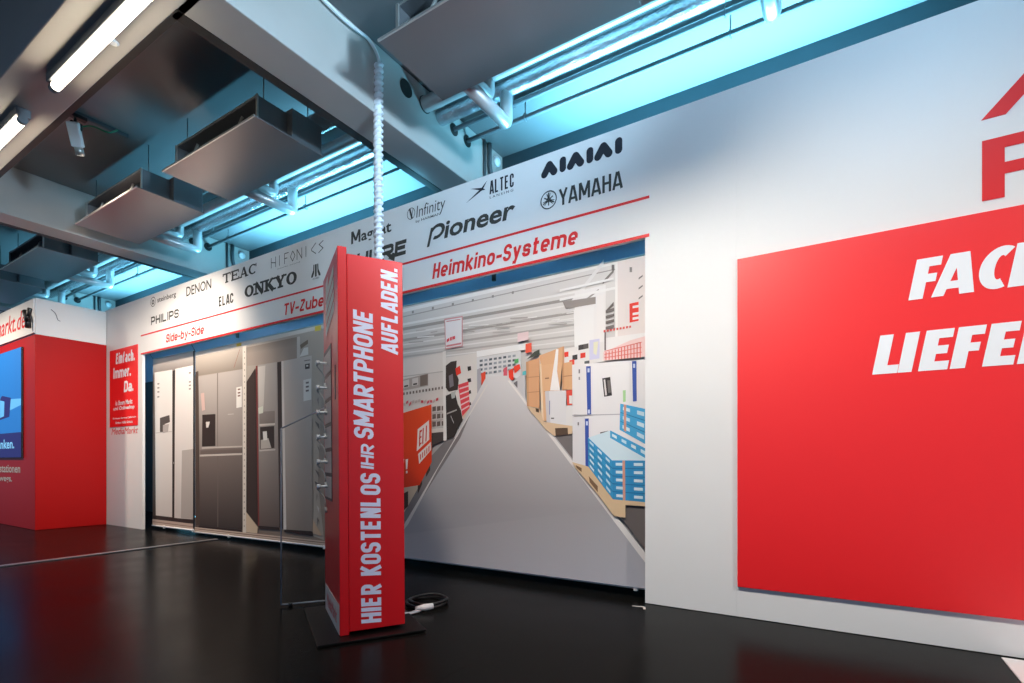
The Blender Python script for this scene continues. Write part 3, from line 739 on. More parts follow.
# ---- big red board
rb = thing('red_wall_board', 'large red board with white capital lettering on the white wall', 'sign', (1.2, WALL_Y, 0.2))
bm = bmesh.new(); bx(bm, -0.557-1.2, 3.0-1.2, -0.022, -0.001, 0.0, 2.097); obj('board', bm, M['redboard'], rb, 0.002)
bm = bmesh.new()
H_ = 0.217
def letters(word, z0, spans, t=0.062, sh=0.175):
    for ch, (x0, w) in zip(word, spans):
        def q(x, z, x0=x0): return (x0 - 1.2 + x + z*sh, -0.0235, z0 - 0.2 + z)
        W2 = w - H_*sh
        if ch in 'FELHIR': stroke(bm, q, t/2, 0, t/2, H_, t)
        if ch in 'FE': stroke(bm, q, t*.8, H_-.0235, W2, H_-.0235, .047); stroke(bm, q, t*.8, H_*.50, W2*.92, H_*.50, .044)
        if ch in 'EL': stroke(bm, q, t*.8, .0235, w-.004 if ch == 'L' else W2+.006, .0235, .047)
        if ch == 'H': stroke(bm, q, W2-t/2, 0, W2-t/2, H_, t); stroke(bm, q, t*.8, H_*.5, W2-t*.8, H_*.5, .046)
        if ch == 'A':
            A = 0.165
            flat(bm, [q(-.012, 0), q(.052-.012, 0), q(A*.50+.005, H_), q(A*.50-.050, H_)])
            flat(bm, [q(A-.060, 0), q(A, 0), q(A*.50+.030, H_), q(A*.50-.030, H_)])
            stroke(bm, q, .035, H_*.25, A-.03, H_*.25, .040)
        if ch == 'C':
            ring(bm, q, .082, H_*.5, H_*.5-.024, .048, n=24, a0=1.05, a1=2*math.pi-1.15, sx=.60, tx=.060)
        if ch == 'R':
            ring(bm, q, .075, H_-.066, .043, .046, n=12, a0=-math.pi/2, a1=math.pi/2, tx=.056)
            stroke(bm, q, t*.8, H_-.0235, .078, H_-.0235, .047); stroke(bm, q, t*.8, H_*.495, .078, H_*.495, .046)
            stroke(bm, q, .070, H_*.5, .112, 0, t)
letters('FACH', 1.888, ((0.318, 0.149), (0.428, 0.17), (0.594, 0.15), (0.722, 0.20)))
letters('LIEFER', 1.494, ((0.154, 0.118), (0.270, 0.10), (0.360, 0.156), (0.494, 0.15), (0.624, 0.152), (0.757, 0.17)))
obj('board_lettering', bm, M['whiteink'], rb)

# ================================================================== PRINTED BANNERS
BAN_Y = 3.75
class Print:
    """one printed sheet: flat inked areas layered by fractions of a millimetre"""
    def __init__(s): s.bm = bmesh.new(); s.layer = s.bm.loops.layers.float_color.new('ink'); s.n = 0
    def poly(s, pts, *cols):
        s.n += 1; dy = 0.00012*s.n
        f = s.bm.faces.new([s.bm.verts.new(at_y(x, y, BAN_Y) + Vector((0, -dy, 0))) for x, y in pts])
        if f.normal.dot(Vector((0, -1, 0))) < 0: f.normal_update()
        for i, l in enumerate(f.loops):
            c = cols[i % len(cols)] if len(cols) > 1 else cols[0]
            l[s.layer] = (*lin(c), 1)
    def grad(s, tl, tr, br, bl, ct, cb, n=1):
        s.poly([tl, tr, br, bl], ct, ct, cb, cb)
    def bar(s, x0, y0, x1, y1, w, c): s.poly([(x0, y0-w/2), (x1, y1-w/2), (x1, y1+w/2), (x0, y0+w/2)], c)
    def done(s, parent):
        bmesh.ops.recalc_face_normals(s.bm, faces=s.bm.faces)
        me = bpy.data.meshes.new('printed_picture'); s.bm.to_mesh(me); s.bm.free(); me.materials.append(M['print'])
        o = bpy.data.objects.new('printed_picture', me); COL.objects.link(o); o.parent = parent
        return o
def banner(label, tl, tr, br, bl):
    t = thing('printed_banner', label, 'banner', (0, 0, 0), 'picture banners hung in the wall opening')
    q = [at_y(*p, BAN_Y) for p in (tl, tr, br, bl)]
    base = (q[2]+q[3])/2; t.location = base
    bm = bmesh.new(); prism(bm, [p - base + Vector((0, 0.001, 0)) for p in q], (0, 0.004, 0)); obj('backing_sheet', bm, M['white'], t)
    bm = bmesh.new(); tube(bm, [q[3]-base+Vector((0.005, -0.004, -0.004)), q[2]-base+Vector((-0.005, -0.004, -0.004))], 0.012, 10); obj('bottom_rod', bm, M['whitep'], t)
    bm = bmesh.new(); tube(bm, [q[0]-base+Vector((0.005, 0.004, 0.004)), q[1]-base+Vector((-0.005, 0.004, 0.004))], 0.009, 10); obj('top_rod', bm, M['steel'], t)
    for p in (q[0], q[1]):
        bm = bmesh.new(); a = p - base; tube(bm, [a + Vector((0, 0.006, 0)), Vector((a.x, WALL_Y+WALL_T-base.y-0.01, OPEN_TOP+0.12-base.z))], 0.003, 6); obj('hanging_cord', bm, M['conduit'], t)
    for f in (0.3, 0.97):
        p = q[3].lerp(q[2], f) - base
        bm = bmesh.new(); bx(bm, p.x-0.015, p.x+0.015, p.y-0.016, p.y+0.012, p.z-0.03, p.z+0.012); obj('clip', bm, M['whitep'], t, 0.004)
    P = Print(); return t, P
def close(t, P):
    o = P.done(t); o.data.transform(Matrix.Translation(-t.location))

# --- first banner: white two door refrigerator
t, P = banner('narrow printed banner picturing a white two door refrigerator', (153, 359.5), (194.6, 350.8), (194.8, 530), (152.6, 525))
P.poly([(153,359.5),(194.6,350.8),(194.8,530),(152.6,525)], (128,116,108), (120,108,102), (70,56,50), (80,66,60))
P.grad((153,359.5),(194.6,350.8),(194.6,369),(153,375), (206,200,196), (140,130,124))
P.poly([(172,371),(175.5,370),(175,518),(172,517)], (50,42,38))
P.grad((154.5,372.5),(172.4,369.7),(172.2,517.3),(155.8,515.3), (244,240,236), (216,206,200))
P.grad((175.2,368.8),(193.4,365.2),(193.0,519.4),(174.4,518), (242,237,233), (210,200,194))
P.grad((182,450.5),(193.2,449),(193,519),(181,518), (186,177,171), (178,168,162))
P.bar(173.6, 463, 173.9, 463, 2, (230,225,220))
P.poly([(160,418),(169.5,415),(170,422),(165,424),(163,432),(160,432)], (84,76,72))
P.poly([(163,425),(169,424),(168,432),(163,433)], (182,174,170))
for y in (384,388,392,397): P.bar(157.5, y, 159.5, y-.3, 1.4, (150,142,138))
for y in (373,382,385.5,389): P.bar(189, y, 191, y-.3, 1.5, (146,138,134))
P.bar(155.8, 433, 172, 431.5, .5, (186,176,170))
P.poly([(153,515.5),(194,520),(194,523),(153,518.5)], (58,44,40))
P.poly([(152.6,519),(194.6,524),(194.8,530),(152.6,525)], (198,174,160))
P.bar(152.8, 521.6, 194.6, 527, .8, (150,124,112))
P.poly([(193.4,351),(194.9,350.7),(195,530),(193.2,530)], (26,26,30))
close(t, P)
# --- second banner: steel refrigerators on a rack
t, P = banner('wide printed banner picturing two steel refrigerators on a rack', (195.4, 352.8), (330, 322.6), (330, 546.8), (195.3, 531.5))
P.poly([(195.4,352.8),(330,322.6),(330,546.8),(195.3,531.5)], (170,160,150), (188,178,168), (150,134,122), (96,78,70))
P.grad((195.4,352.8),(330,322.6),(330,327),(195.4,357), (236,230,222), (222,214,206))
P.grad((195.8,357.5),(243,347),(243,369),(197,376), (188,178,168), (140,130,120))
P.grad((246.5,347.5),(297,337),(297,345),(247,353), (150,138,128), (164,152,142))
P.poly([(247,353),(297,345),(297,360),(247,366)], (168,154,144))
P.poly([(297,337),(300,336.4),(300,358),(297,358.6)], (210,202,194))
P.poly([(299.5,357),(304,348),(311,346.5),(311,354)], (226,222,216))
P.poly([(300,345),(320,331.5),(320,334.5),(301,349)], (128,114,100))
P.poly([(308,338),(322,328),(324,345),(318,480),(324,540),(313,536)], (186,174,162))
P.poly([(236.5,346.8),(241.5,345.7),(241.5,342.2),(236.5,343.4)], (232,202,84))
P.poly([(315,331.5),(321,330.2),(321,325.2),(315,326.6)], (236,210,92))
P.bar(234, 368, 240, 349, 1, (150,70,50))
P.grad((198.5,376.5),(242.6,369.3),(242.6,446),(200,450), (178,170,165), (142,132,126))
P.grad((200,450),(242.6,447),(242.6,529.5),(199.5,525.5), (120,108,102), (66,56,52))
P.poly([(195.6,372),(198.5,371),(200,525),(196,525)], (78,64,56))
P.bar(217.5, 374, 218, 374, 2, (120,110,104)); P.poly([(217.2,373.5),(218.2,373.3),(218.2,447),(217.2,447)], (128,118,112))
P.poly([(217.6,456),(218.4,456),(218.4,527),(217.6,527)], (110,98,92))
P.poly([(202.5,414.8),(215.6,414),(215.6,446),(202.2,446.6)], (48,38,33))
P.poly([(206,422),(210,421.6),(209.6,424),(208.4,427.6),(206.4,427.6)], (214,206,200))
P.bar(202, 448, 242.5, 446.5, 1.6, (190,180,172)); P.bar(201, 452.4, 242.5, 450.6, 3.2, (108,96,90)); P.bar(200, 455.6, 242.5, 454, 1.8, (196,186,178))
P.poly([(236.6,387.4),(242,386.4),(242,407),(236.6,408)], (228,224,218))
for y in (389.5,393,396): P.bar(238, y, 240.6, y-.4, 1.4, (120,80,70))
P.poly([(201,393.5),(204.4,392.6),(205.4,410),(202.2,411)], (206,176,168))
P.bar(228, 414.4, 234, 414, .7, (196,188,182))
P.poly([(242.9,346),(246.6,345.2),(246.4,536),(243,535)], (222,213,202))
for k in range(30): y = 352 + k*6; P.bar(244.4, y, 245.2, y, 1.6, (160,150,140))
P.poly([(247,382),(256,368),(258.4,526),(247,512)], (64,50,44))
P.grad((256.4,366),(277.6,362),(280,527),(258.6,525.5), (184,176,170), (104,90,84))
P.poly([(256.4,366),(258.2,365.7),(260,525.5),(258.6,525.5)], (128,62,58))
P.grad((258.6,367),(266,365.5),(264,410),(259.5,408), (214,206,198), (198,190,182))
P.grad((260,412),(275.4,410.8),(275.4,423),(260.2,424), (140,130,124), (128,118,112))
P.bar(260, 425, 275.6, 424, 1.8, (206,198,190))
P.poly([(260.6,427.2),(274.8,426),(275,448),(261,449.5)], (58,48,43))
P.poly([(261.5,440),(269,438),(272,448),(261.5,449)], (186,178,170))
P.poly([(263.4,431.6),(267.4,431.2),(268,440),(264,440.5)], (224,220,214))
P.bar(260, 450.6, 276, 449.6, 1.6, (198,188,180))
P.poly([(258.8,408),(263.6,406),(263.8,413),(259.4,414)], (214,216,200))
P.poly([(278,362.4),(282,361.6),(284,529),(280,527)], (70,60,56))
P.grad((282,361.4),(312.4,355.6),(313.4,533),(284.2,529.6), (208,199,192), (150,137,128))
P.poly([(282,361.4),(284.2,361),(287,529.6),(284.2,529.6)], (224,216,210))
P.poly([(304,380.2),(311.8,378.4),(312,399.6),(304.2,401.4)], (232,228,222))
for y in (383,387,391): P.bar(306.5, y, 309.5, y-.5, 1.8, (122,112,110))
P.poly([(305.8,364.4),(310.4,363.4),(310.4,368.6),(305.8,369.4)], (84,78,76)); P.bar(307, 366, 309, 365.8, 1.6, (220,214,208))
P.bar(305, 361, 311, 360, 1, (140,130,124))
P.poly([(312,531),(313.6,532),(313.6,536),(285,532),(285,529.4)], (58,46,42))
P.poly([(313.6,520),(322,534),(322,536),(313.6,533)], (206,178,152))
P.poly([(258.6,525.6),(280,527.4),(280,530),(260,528.6)], (58,46,42))
P.poly([(199.4,525.6),(242.6,529.6),(242.6,532),(199.4,528)], (54,42,38))
P.poly([(195.4,527),(330,541.4),(330,546.8),(195.3,531.5)], (206,184,168))
P.bar(195.4, 528.6, 330, 543.2, .9, (140,116,104)); P.bar(195.4, 530.4, 330, 545.4, .5, (170,148,134))
P.poly([(247,512),(258.6,527),(258,533.4),(247,532)], (212,190,164))
for k in range(12): P.poly([(315+random.random()*5, 385+k*12), (318+random.random()*4, 388+k*12), (317+random.random()*4, 394+k*12)], random.choice([(120,112,110),(214,208,204),(90,84,100)]))
close(t, P)
# --- third banner: shop aisle
t, P = banner('wide printed banner picturing a store aisle with orange promotion box', (331, 322.2), (650, 254), (650, 588.4), (331, 547))
G = (206,203,200)
P.poly([(331,322.2),(650,254),(650,588.4),(331,547)], (206,203,199), (226,222,219), (150,147,149), (140,136,137))
# ceiling deck with trusses
for (y0, y1, w, c) in ((327,258.5,3.5,(236,234,231)), (333,265,1.0,(168,163,158)), (338,281,2.2,(232,230,228)), (342,288,3.0,(158,154,150)), (347,294,1.6,(230,227,224)), (352,303,2.6,(166,161,157)), (356,309,1.4,(226,223,220)), (360,316,2.2,(172,168,164)), (363,322,1.4,(224,221,219)), (366,328,1.8,(178,174,171)), (369,334,1.2,(222,220,218)), (371,340,1.5,(184,181,178))):
    xe = 643 if y1 < 275 else 585
    ye = y0 + (y1-y0)*(xe-331)/(643-331)*1.03
    P.bar(331, y0, xe, ye, w, c)
for k in range(9): x = 352+k*20; P.bar(x, 324-k*3.9, x+2, 323.6-k*3.9, 2.6, (150,146,142))
for k in range(26):
    x = 405 + random.random()*160; y = 357 - (x-405)*0.12 + random.random()*14 - 26; P.bar(x, y, x+6+random.random()*14, y-1.2, 1.0, random.choice([(176,171,166),(232,230,228),(190,186,182)]))
# right: columns, truss diagonals
P.poly([(575,292),(606,285),(606,345),(575,350)], (232,229,228))
P.bar(568, 308, 604, 262, 5, (232,229,227)); P.bar(603, 283, 614, 271, 3, (134,128,124)); P.bar(580, 305, 599, 290, 2, (160,155,151))
P.poly([(563,302),(596,297),(596,304),(566,309)], (150,142,138)); P.bar(560, 300, 640, 283, 2.6, (236,234,232))
P.bar(560, 291, 614, 279, 2.4, (238,236,234))
P.poly([(574,310),(594,306),(594,352),(575,352)], (234,232,231)); P.poly([(597,296),(606,294),(606,350),(597,352)], (234,230,228))
for k in range(4): P.bar(606, 312+k*5.5, 614.5, 309.5+k*5.5, 3, (120,112,108))
P.poly([(606,311),(614,302),(614,306),(607,312)], (110,102,98)); P.bar(612, 268, 614.6, 268, 6, (120,114,110)); P.bar(630, 270, 632.4, 270, 5, (128,122,118))
P.poly([(615.5,263),(650,256),(650,340),(615.5,344)], (228,217,213)); P.poly([(615.5,263),(618,262.5),(618,344),(615.5,344)], (238,234,231))
P.bar(630, 270, 632.4, 270, 5, (140,134,130))
for k in range(3): P.bar(639, 279+k*10, 643, 276+k*10, 1.6, (120,114,112))
P.poly([(629.8,304),(639,302),(639,321),(630,323)], (232,66,52))
for y in (307.4, 314.4, 319): P.bar(633, y, 639, y-1, 2.4, (236,224,220))
for k in range(9): P.bar(604+k*3.2, 331.6-k*.55, 606+k*3.2, 331.2-k*.55, 2.2, (226,104,96))
# hanging sign at the left
P.poly([(445,319),(463.4,316.2),(463.4,346.6),(446,349.6)], (208,150,152)); P.poly([(445.8,320.4),(462.4,317.6),(462.4,345.6),(446.6,348.4)], (228,226,228))
P.bar(447, 321.8, 461, 319.6, 1, (200,140,142)); P.bar(447.4, 341.4, 450, 339.4, 3, (216,84,92)); P.bar(450.6, 339.4, 452.6, 338.6, 3.4, (220,96,104)); P.bar(453, 338.4, 455.8, 337.6, 3, (216,84,92))
P.bar(447, 346.4, 462, 343.6, 1.8, (206,132,136))
P.bar(430.5, 357.6, 432.8, 357.2, 4, (244,240,234))
# left shelving
P.poly([(331,372),(446,352),(447,438),(331,452)], (216,208,202))
P.poly([(403,361),(446,353),(446,371),(403,379)], (222,215,209)); P.bar(331, 386, 446, 371.4, .9, (186,178,172))
P.poly([(403,380),(429,373.6),(429,386),(403,391)], (178,166,158))
for k in range(3): P.poly([(404+k*9, 381-k*2),(410+k*9, 379.6-k*2),(410+k*9, 387-k*2),(404+k*9, 388.4-k*2)], (214,206,200)); P.bar(405+k*9, 386.6-k*2, 409+k*9, 385.8-k*2, 1.6, (74,64,58))
P.poly([(421,376),(428.6,374.2),(428.6,385),(421,386.6)], (126,112,102))
for k in range(13): P.bar(404+k*3.2, 394-k*.5, 405.6+k*3.2, 393.8-k*.5, 2.6, (116,104,98))
for k in range(12): P.bar(404+k*3, 402-k*.3+random.random()*4, 406.4+k*3, 401.6-k*.3+random.random()*3, 2.6, random.choice([(204,74,82),(214,104,110),(196,180,174)]))
for r in range(3):
    for k in range(3): P.poly([(433.5+k*4.6, 407+r*7.6-k*.4),(437+k*4.6, 406.4+r*7.6-k*.4),(437+k*4.6, 411+r*7.6-k*.4),(433.5+k*4.6, 411.6+r*7.6-k*.4)], (112,98,92))
    P.bar(433, 413.4+r*7.6, 446, 412+r*7.6, 1, (190,182,176))
P.poly([(433,429),(446,427.6),(446,431.6),(433,433)], (214,206,198)); P.poly([(433,433),(446,431.8),(446,440),(433,446)], (78,68,64))
P.poly([(443.8,352),(447.2,351.4),(447.8,441),(444.6,440.5)], (230,225,220))
# white shelf with hooks, dark rack of bags, red and white cartons
P.poly([(447,358),(480,353),(480,398),(470,412),(448,438)], (218,213,208))
for k in range(4): P.poly([(468.6,367+k*12),(472,366.4+k*12),(472.4,370.4+k*11.6),(469,371.4+k*11.6)], (58,52,50))
P.poly([(447,366),(452,362),(458,361),(457,372),(460,380),(459,390),(450,392),(447,388)], (66,56,52))
P.poly([(447,396),(456,392),(459,404),(462,410),(464,420),(459,428),(457,436),(448,440)], (58,50,46))
P.poly([(450,376),(454,374),(455,386),(451,388)], (128,122,128)); P.poly([(452,393),(457,391),(456,398),(453,399)], (176,180,176))
P.poly([(456.6,368.6),(461,366),(462.4,373.4),(457.6,376)], (226,62,46))
P.bar(448, 414, 458, 410, 1.4, (176,170,166)); P.bar(452, 416, 455, 423, 1.6, (196,190,186))
P.poly([(459.4,385),(469.6,381.6),(471,408),(463.6,417)], (222,74,82))
for k in range(5): P.bar(460.6+k*.5, 389+k*5.4, 470.2, 386+k*5, 1.5, (232,196,196))
P.poly([(464,416),(471,408),(472,411),(465,420)], (206,184,162))
# far end of the aisle
P.poly([(478,358),(522,351),(522,378),(478,382)], (214,214,216))
P.bar(478, 354.6, 528, 346.6, 6, (234,234,234))
for r in range(4):
    for k in range(8): P.bar(481+k*4.7, 361.4-k*.7+r*4.4, 484+k*4.7, 360.9-k*.7+r*4.4, 2.2, random.choice([(104,112,120),(150,156,164),(88,96,104)]))
P.poly([(482.6,374),(487,371.4),(487,387),(483.4,391.6)], (224,78,52)); P.poly([(478.6,370),(482.4,368),(482.6,392),(478.8,396)], (170,168,176))
P.poly([(505,369),(508.6,367),(508.6,377),(505,378)], (212,94,110)); P.poly([(510,371),(514.6,368.4),(515,380),(510.6,381)], (234,66,44)); P.poly([(515,367),(521,364.4),(522,369),(516,374)], (232,72,50)); P.bar(516, 362, 520, 361, 4, (96,176,110))
P.poly([(527,344.6),(533,343.2),(533,352.4),(527,353.6)], (236,96,74)); P.poly([(519,334),(530,332),(530,340),(519,343)], (230,206,208))
P.poly([(528,360),(541,354.6),(541,350),(536,352)], (76,80,72)); P.poly([(511,384),(527,372),(527,402),(519,392)], (196,194,196)); P.poly([(514,384),(519,381),(519,388),(516,389)], (110,104,108)); P.poly([(524,372),(528,371),(528,375),(524,376)], (90,176,184))
# floor of the aisle
P.poly([(488,377),(509,376),(569,452),(448,452)], (212,210,211), (212,210,211), (182,179,181), (178,175,177))
P.poly([(448,452),(569,452),(612,508),(420,505)], (178,175,177), (182,179,181), (166,163,166), (162,159,162))
P.poly([(420,505),(612,508),(650,566),(650,588.4),(331,547),(331,545),(404,533)], (162,159,162), (166,163,166), (176,176,183), (186,186,195), (182,181,188), (176,174,180), (164,162,168))
P.poly([(447,441),(459,437),(474,410),(462,438),(410,520),(331,546),(331,470),(420,470)], (128,122,122))
# pale lines edging the aisle
P.poly([(488.2,385),(489.8,385),(440,468),(410,524),(400,537),(396,541)], (216,211,206))
P.poly([(509.2,381),(511.2,381),(650,557),(650,567)], (226,222,219))
P.poly([(588,470),(650,502),(650,554),(640,541)], (108,100,98))
P.poly([(556,436),(574,430),(590,466),(586,474)], (120,114,114))
# orange promotion box on pallet at the left
P.poly([(331,470),(433,458),(421,486),(404,516),(398,530),(331,528)], (204,184,160))
P.poly([(404,494),(410,491),(410,506),(404,512)], (74,58,48)); P.poly([(419.6,486),(424,477),(424,484),(419.6,494)], (66,52,44)); P.poly([(428,470),(432,464),(432,470),(428,477)], (66,52,44))
P.poly([(331,426),(403,413.8),(433.2,404.6),(433.6,462),(421.4,485),(331,500)], (232,72,30), (232,72,30), (236,82,36), (226,64,26), (220,58,24), (206,50,24))
P.poly([(419.6,429.4),(430.8,420.4),(431.2,439.6),(418.6,451.4)], (238,226,218)); P.poly([(420,454),(433,441.6),(433,450),(421,464)], (236,222,214))
for k in range(3):
    x = 421.4+k*3.2; P.poly([(x,431-k*2.4),(x+1.1,430-k*2.4),(x+.6,446-k*2.6),(x-.5,447-k*2.6)], (206,60,42))
P.bar(421.4, 432.4, 424, 430.4, 1.8, (206,60,42)); P.bar(421, 438.6, 423.4, 436.6, 1.6, (206,60,42)); P.bar(421, 445, 423.4, 443, 1.6, (206,60,42))
for k in range(5): P.bar(422+k*2.1, 457.4-k*2, 423+k*2.1, 456.4-k*2, 5.4, (212,88,70))
for x in (403.6, 407.6): P.poly([(x,459.6),(x+2.6,458.8),(x+1.8,469),(x+.4,469.4)], (236,224,216)); P.poly([(x+.4,471),(x+2,470.6),(x+2,473),(x+.4,473.4)], (236,224,216))
# cardboard and white goods at the right
P.poly([(564,350),(606,342),(606,362),(564,368)], (226,222,220))
for (x, y, c) in ((566,353,(226,70,56)), (570,352,(230,226,222)), (574,356,(64,62,62)), (580,346,(70,66,66)), (585,345,(90,86,84)), (582,354,(220,66,52)), (571,361,(226,74,58)), (586,362,(92,98,98))): P.poly([(x,y),(x+5,y-1),(x+5,y+4),(x,y+5)], c)
P.poly([(591,341),(601,339.4),(601,359),(591,360.6)], (206,204,228)); P.poly([(595,343),(600,342),(598,356),(595,354)], (226,222,196))
P.poly([(605,339),(650,333),(650,357),(605,361.4)], (238,204,200)); P.poly([(605,339),(650,333),(650,336),(632,341),(605,353)], (232,228,226))
for k in range(12): P.poly([(607+k*3.1,353-k*.9),(608+k*3.1,352.8-k*.9),(608+k*3.1,360.6-k*.2),(607+k*3.1,360.8-k*.2)], (226,110,100))
for k in range(3): P.bar(606, 352+k*3.2, 643, 343+k*5, .8, (226,120,112))
P.bar(606, 342, 607.6, 342, 18, (112,102,100))
P.poly([(528,362.6),(541.4,358.4),(541.4,408.4),(529,406.6)], (214,162,122)); P.poly([(528,362.6),(530.4,361.8),(531,407),(529,406.6)], (196,150,112))
P.poly([(541,356.4),(564.4,347.4),(564.4,363),(543,366)], (218,170,130)); P.poly([(543,366),(564.4,362.6),(558,424),(545.6,421)], (220,174,134)); P.poly([(541.4,364.6),(543.2,364.4),(545.6,421),(543.4,418)], (232,206,176))
P.poly([(564.4,364),(574,362),(574,390),(566,390)], (216,168,126)); P.poly([(564.4,347.4),(566,347),(566,391),(564,391)], (200,150,112))
for y in (377, 392): P.bar(529, y+1, 541.4, y, .7, (184,134,98))
P.bar(565, 377, 574, 376, .8, (176,126,92)); P.bar(547, 379, 551, 378.6, 1.2, (150,110,84)); P.bar(546, 392, 556, 391, .6, (188,140,104))
P.poly([(568,391),(574,390),(574,405),(569,406)], (220,84,70)); P.poly([(571,396),(574,396),(574,404),(571,404)], (226,222,220))
P.poly([(552,391),(555.6,366),(558,350),(560.4,350),(559,372),(562,391)], (236,232,230))
P.poly([(547,391.6),(568,391),(568,426),(548.6,424)], (218,217,219)); P.poly([(547,391.6),(551,391.4),(552.4,424.4),(548.6,424)], (200,197,200)); P.bar(553, 418.6, 556, 418.6, 1.2, (80,76,78)); P.bar(551.2, 408, 552, 408, 14, (120,126,166))
P.poly([(568,406),(576,406),(576,426),(568,426)], (222,220,219))
P.poly([(529,407),(541.4,409),(546,422),(575,426.4),(574,434),(556,436),(548,430)], (214,186,154)); P.poly([(557,428.4),(569.6,428),(570,434.6),(557.6,436)], (92,74,62)); P.poly([(537.6,408.6),(541,409.4),(541,413),(538,412)], (74,60,50))
P.poly([(574,365.4),(650,360),(650,420),(574.4,414.6)], (234,232,233), (232,229,229), (222,220,221), (228,226,227)); P.poly([(574,365.4),(587.6,364.6),(588,415.4),(574.4,414.6)], (226,223,223))
P.poly([(574.4,417),(650,414),(650,470),(591,468),(574.6,462)], (228,226,228)); P.poly([(574.4,417),(587,416.6),(588,466.4),(574.6,461)], (220,218,221))
P.bar(574.4, 415.8, 624, 414.6, 1, (176,174,180)); P.bar(631.6, 378, 632, 378, 30, (206,204,206))
for q4 in ([(588,367),(592.6,366.8),(593,414.6),(589.2,415)], [(633.6,362),(638,361.7),(638.4,401.6),(634.6,402)], [(586.8,419),(590.6,418.8),(591,467),(587.4,466.6)]): P.poly(q4, (62,88,168))
for x, y in ((589.4,369),(589.8,410),(634.8,364.6),(587.8,421.6)): P.poly([(x,y),(x+2,y),(x+2,y+4),(x,y+4)], (196,206,230))
P.poly([(604,379),(612,377.6),(613.8,396),(606,397.2)], (58,54,54)); P.poly([(605.4,380.4),(607,380),(608.8,395.8),(607,396)], (214,210,208)); P.poly([(609,381),(612,380.6),(613,393),(610,393.6)], (112,106,104))
P.poly([(602,432.6),(610,431),(610.4,437),(603,438)], (88,86,88)); P.bar(580.6, 372, 582, 372, 4, (120,116,118)); P.bar(580.6, 379, 582, 379, 3, (150,146,148)); P.bar(579.6, 424, 581, 424, 3, (130,126,128))
P.poly([(624.6,391),(627.4,390.6),(627.4,402),(624.8,402.6)], (166,206,150))
# blue cartons
def blue(q4, rows, cols, base=(66,158,206)):
    P.poly(q4, base)
    def L(u, v):
        a, b, c, d = q4; tx = a[0]+(b[0]-a[0])*u, a[1]+(b[1]-a[1])*u; bx_ = d[0]+(c[0]-d[0])*u, d[1]+(c[1]-d[1])*u
        return (tx[0]+(bx_[0]-tx[0])*v, tx[1]+(bx_[1]-tx[1])*v)
    for r in range(1, rows): P.poly([L(0, r/rows-.012), L(1, r/rows-.012), L(1, r/rows+.012), L(0, r/rows+.012)], (40,112,160))
    for r in range(rows):
        for c in range(cols):
            u0, v0 = (c+.2)/cols, (r+.3)/rows
            P.poly([L(u0, v0), L(u0+.5/cols, v0), L(u0+.5/cols, v0+.36/rows), L(u0, v0+.36/rows)], random.choice([(206,228,238),(188,218,234)]))
blue([(622,404),(650,410),(650,446),(621.4,430)], 3, 2, (74,164,210))
P.poly([(625.6,404.8),(628,405.4),(628,432),(625.6,431)], (206,150,130))
P.poly([(590,438),(611,431),(650,452),(650,461),(614,460.6)], (206,226,236))
blue([(612,430.6),(650,450),(650,460),(612,438)], 1, 4, (70,160,208))
blue([(590,437.6),(614,460.4),(615,499),(590.4,466.4)], 5, 3, (58,150,200))
blue([(614,460.4),(650,460.6),(650,502),(615,499)], 5, 2, (52,142,194))
P.poly([(624.4,460.6),(627,460.6),(627.4,500),(625,499.8)], (206,150,130))
P.poly([(574.6,462),(590.4,466.4),(615,499),(650,502),(650,506),(627.4,504.6),(627.4,517),(616,515.6),(600,494),(578,468)], (214,186,150))
P.poly([(591,476),(600,486),(600,492),(592,482)], (120,92,70)); P.poly([(578,465),(584,468),(584,472),(579,468)], (120,92,70))
close(t, P)

# ================================================================== CHARGING STATION
A2, B2, C2 = Vector((-2.382, 1.972, 0)), Vector((-2.939, 2.312, 0)), Vector((-2.226, 2.31, 0))
e1 = (B2-A2).normalized(); e2 = Vector((-e1.y, e1.x, 0)); e2 = e2 if e2.dot(C2-A2) > 0 else -e2   # e1 along the front, e2 towards the back
ang = math.atan2(e1.y, e1.x)
KLEAN = -0.0070
ks = thing('charging_station', 'tall red phone charging station with pale vertical lettering on a black base plate', 'charging station', A2, rot=(0, 0, 0))
ks.rotation_mode = 'QUATERNION'
from mathutils import Quaternion
ks.rotation_quaternion = Quaternion((-math.sin(YAW), math.cos(YAW), 0), KLEAN)   # it leans a touch
ks.location.z = 0.003
def K(a, b, z): v = e1*a + e2*b; return Vector((v.x, v.y, z))          # a along the front, b towards the back
def kbox(bm, a0, a1, b0, b1, z0, z1, mi=0):
    c = [K(a, b, z) for z in (z0, z1) for a, b in ((a0,b0),(a1,b0),(a1,b1),(a0,b1))]
    v = [bm.verts.new(p) for p in c]
    for f in ((0,3,2,1),(4,5,6,7),(0,1,5,4),(1,2,6,5),(2,3,7,6),(3,0,4,7)): bm.faces.new([v[i] for i in f]).material_index = mi
KW, KD = 0.653, 0.372
bm = bmesh.new(); kbox(bm, -0.10, KW+0.08, -0.13, KD+0.10, 0.0, 0.012); obj('base_plate', bm, M['baseblack'], ks, 0.003, label='black base plate')
bm = bmesh.new(); kbox(bm, 0.0, KW, 0.0, 0.05, 0.014, 2.215); obj('front_panel', bm, M['red'], ks, 0.003)
bm = bmesh.new(); kbox(bm, 0.004, KW-0.004, 0.052, KD, 0.03, 2.18); obj('body', bm, M['red'], ks, 0.003)
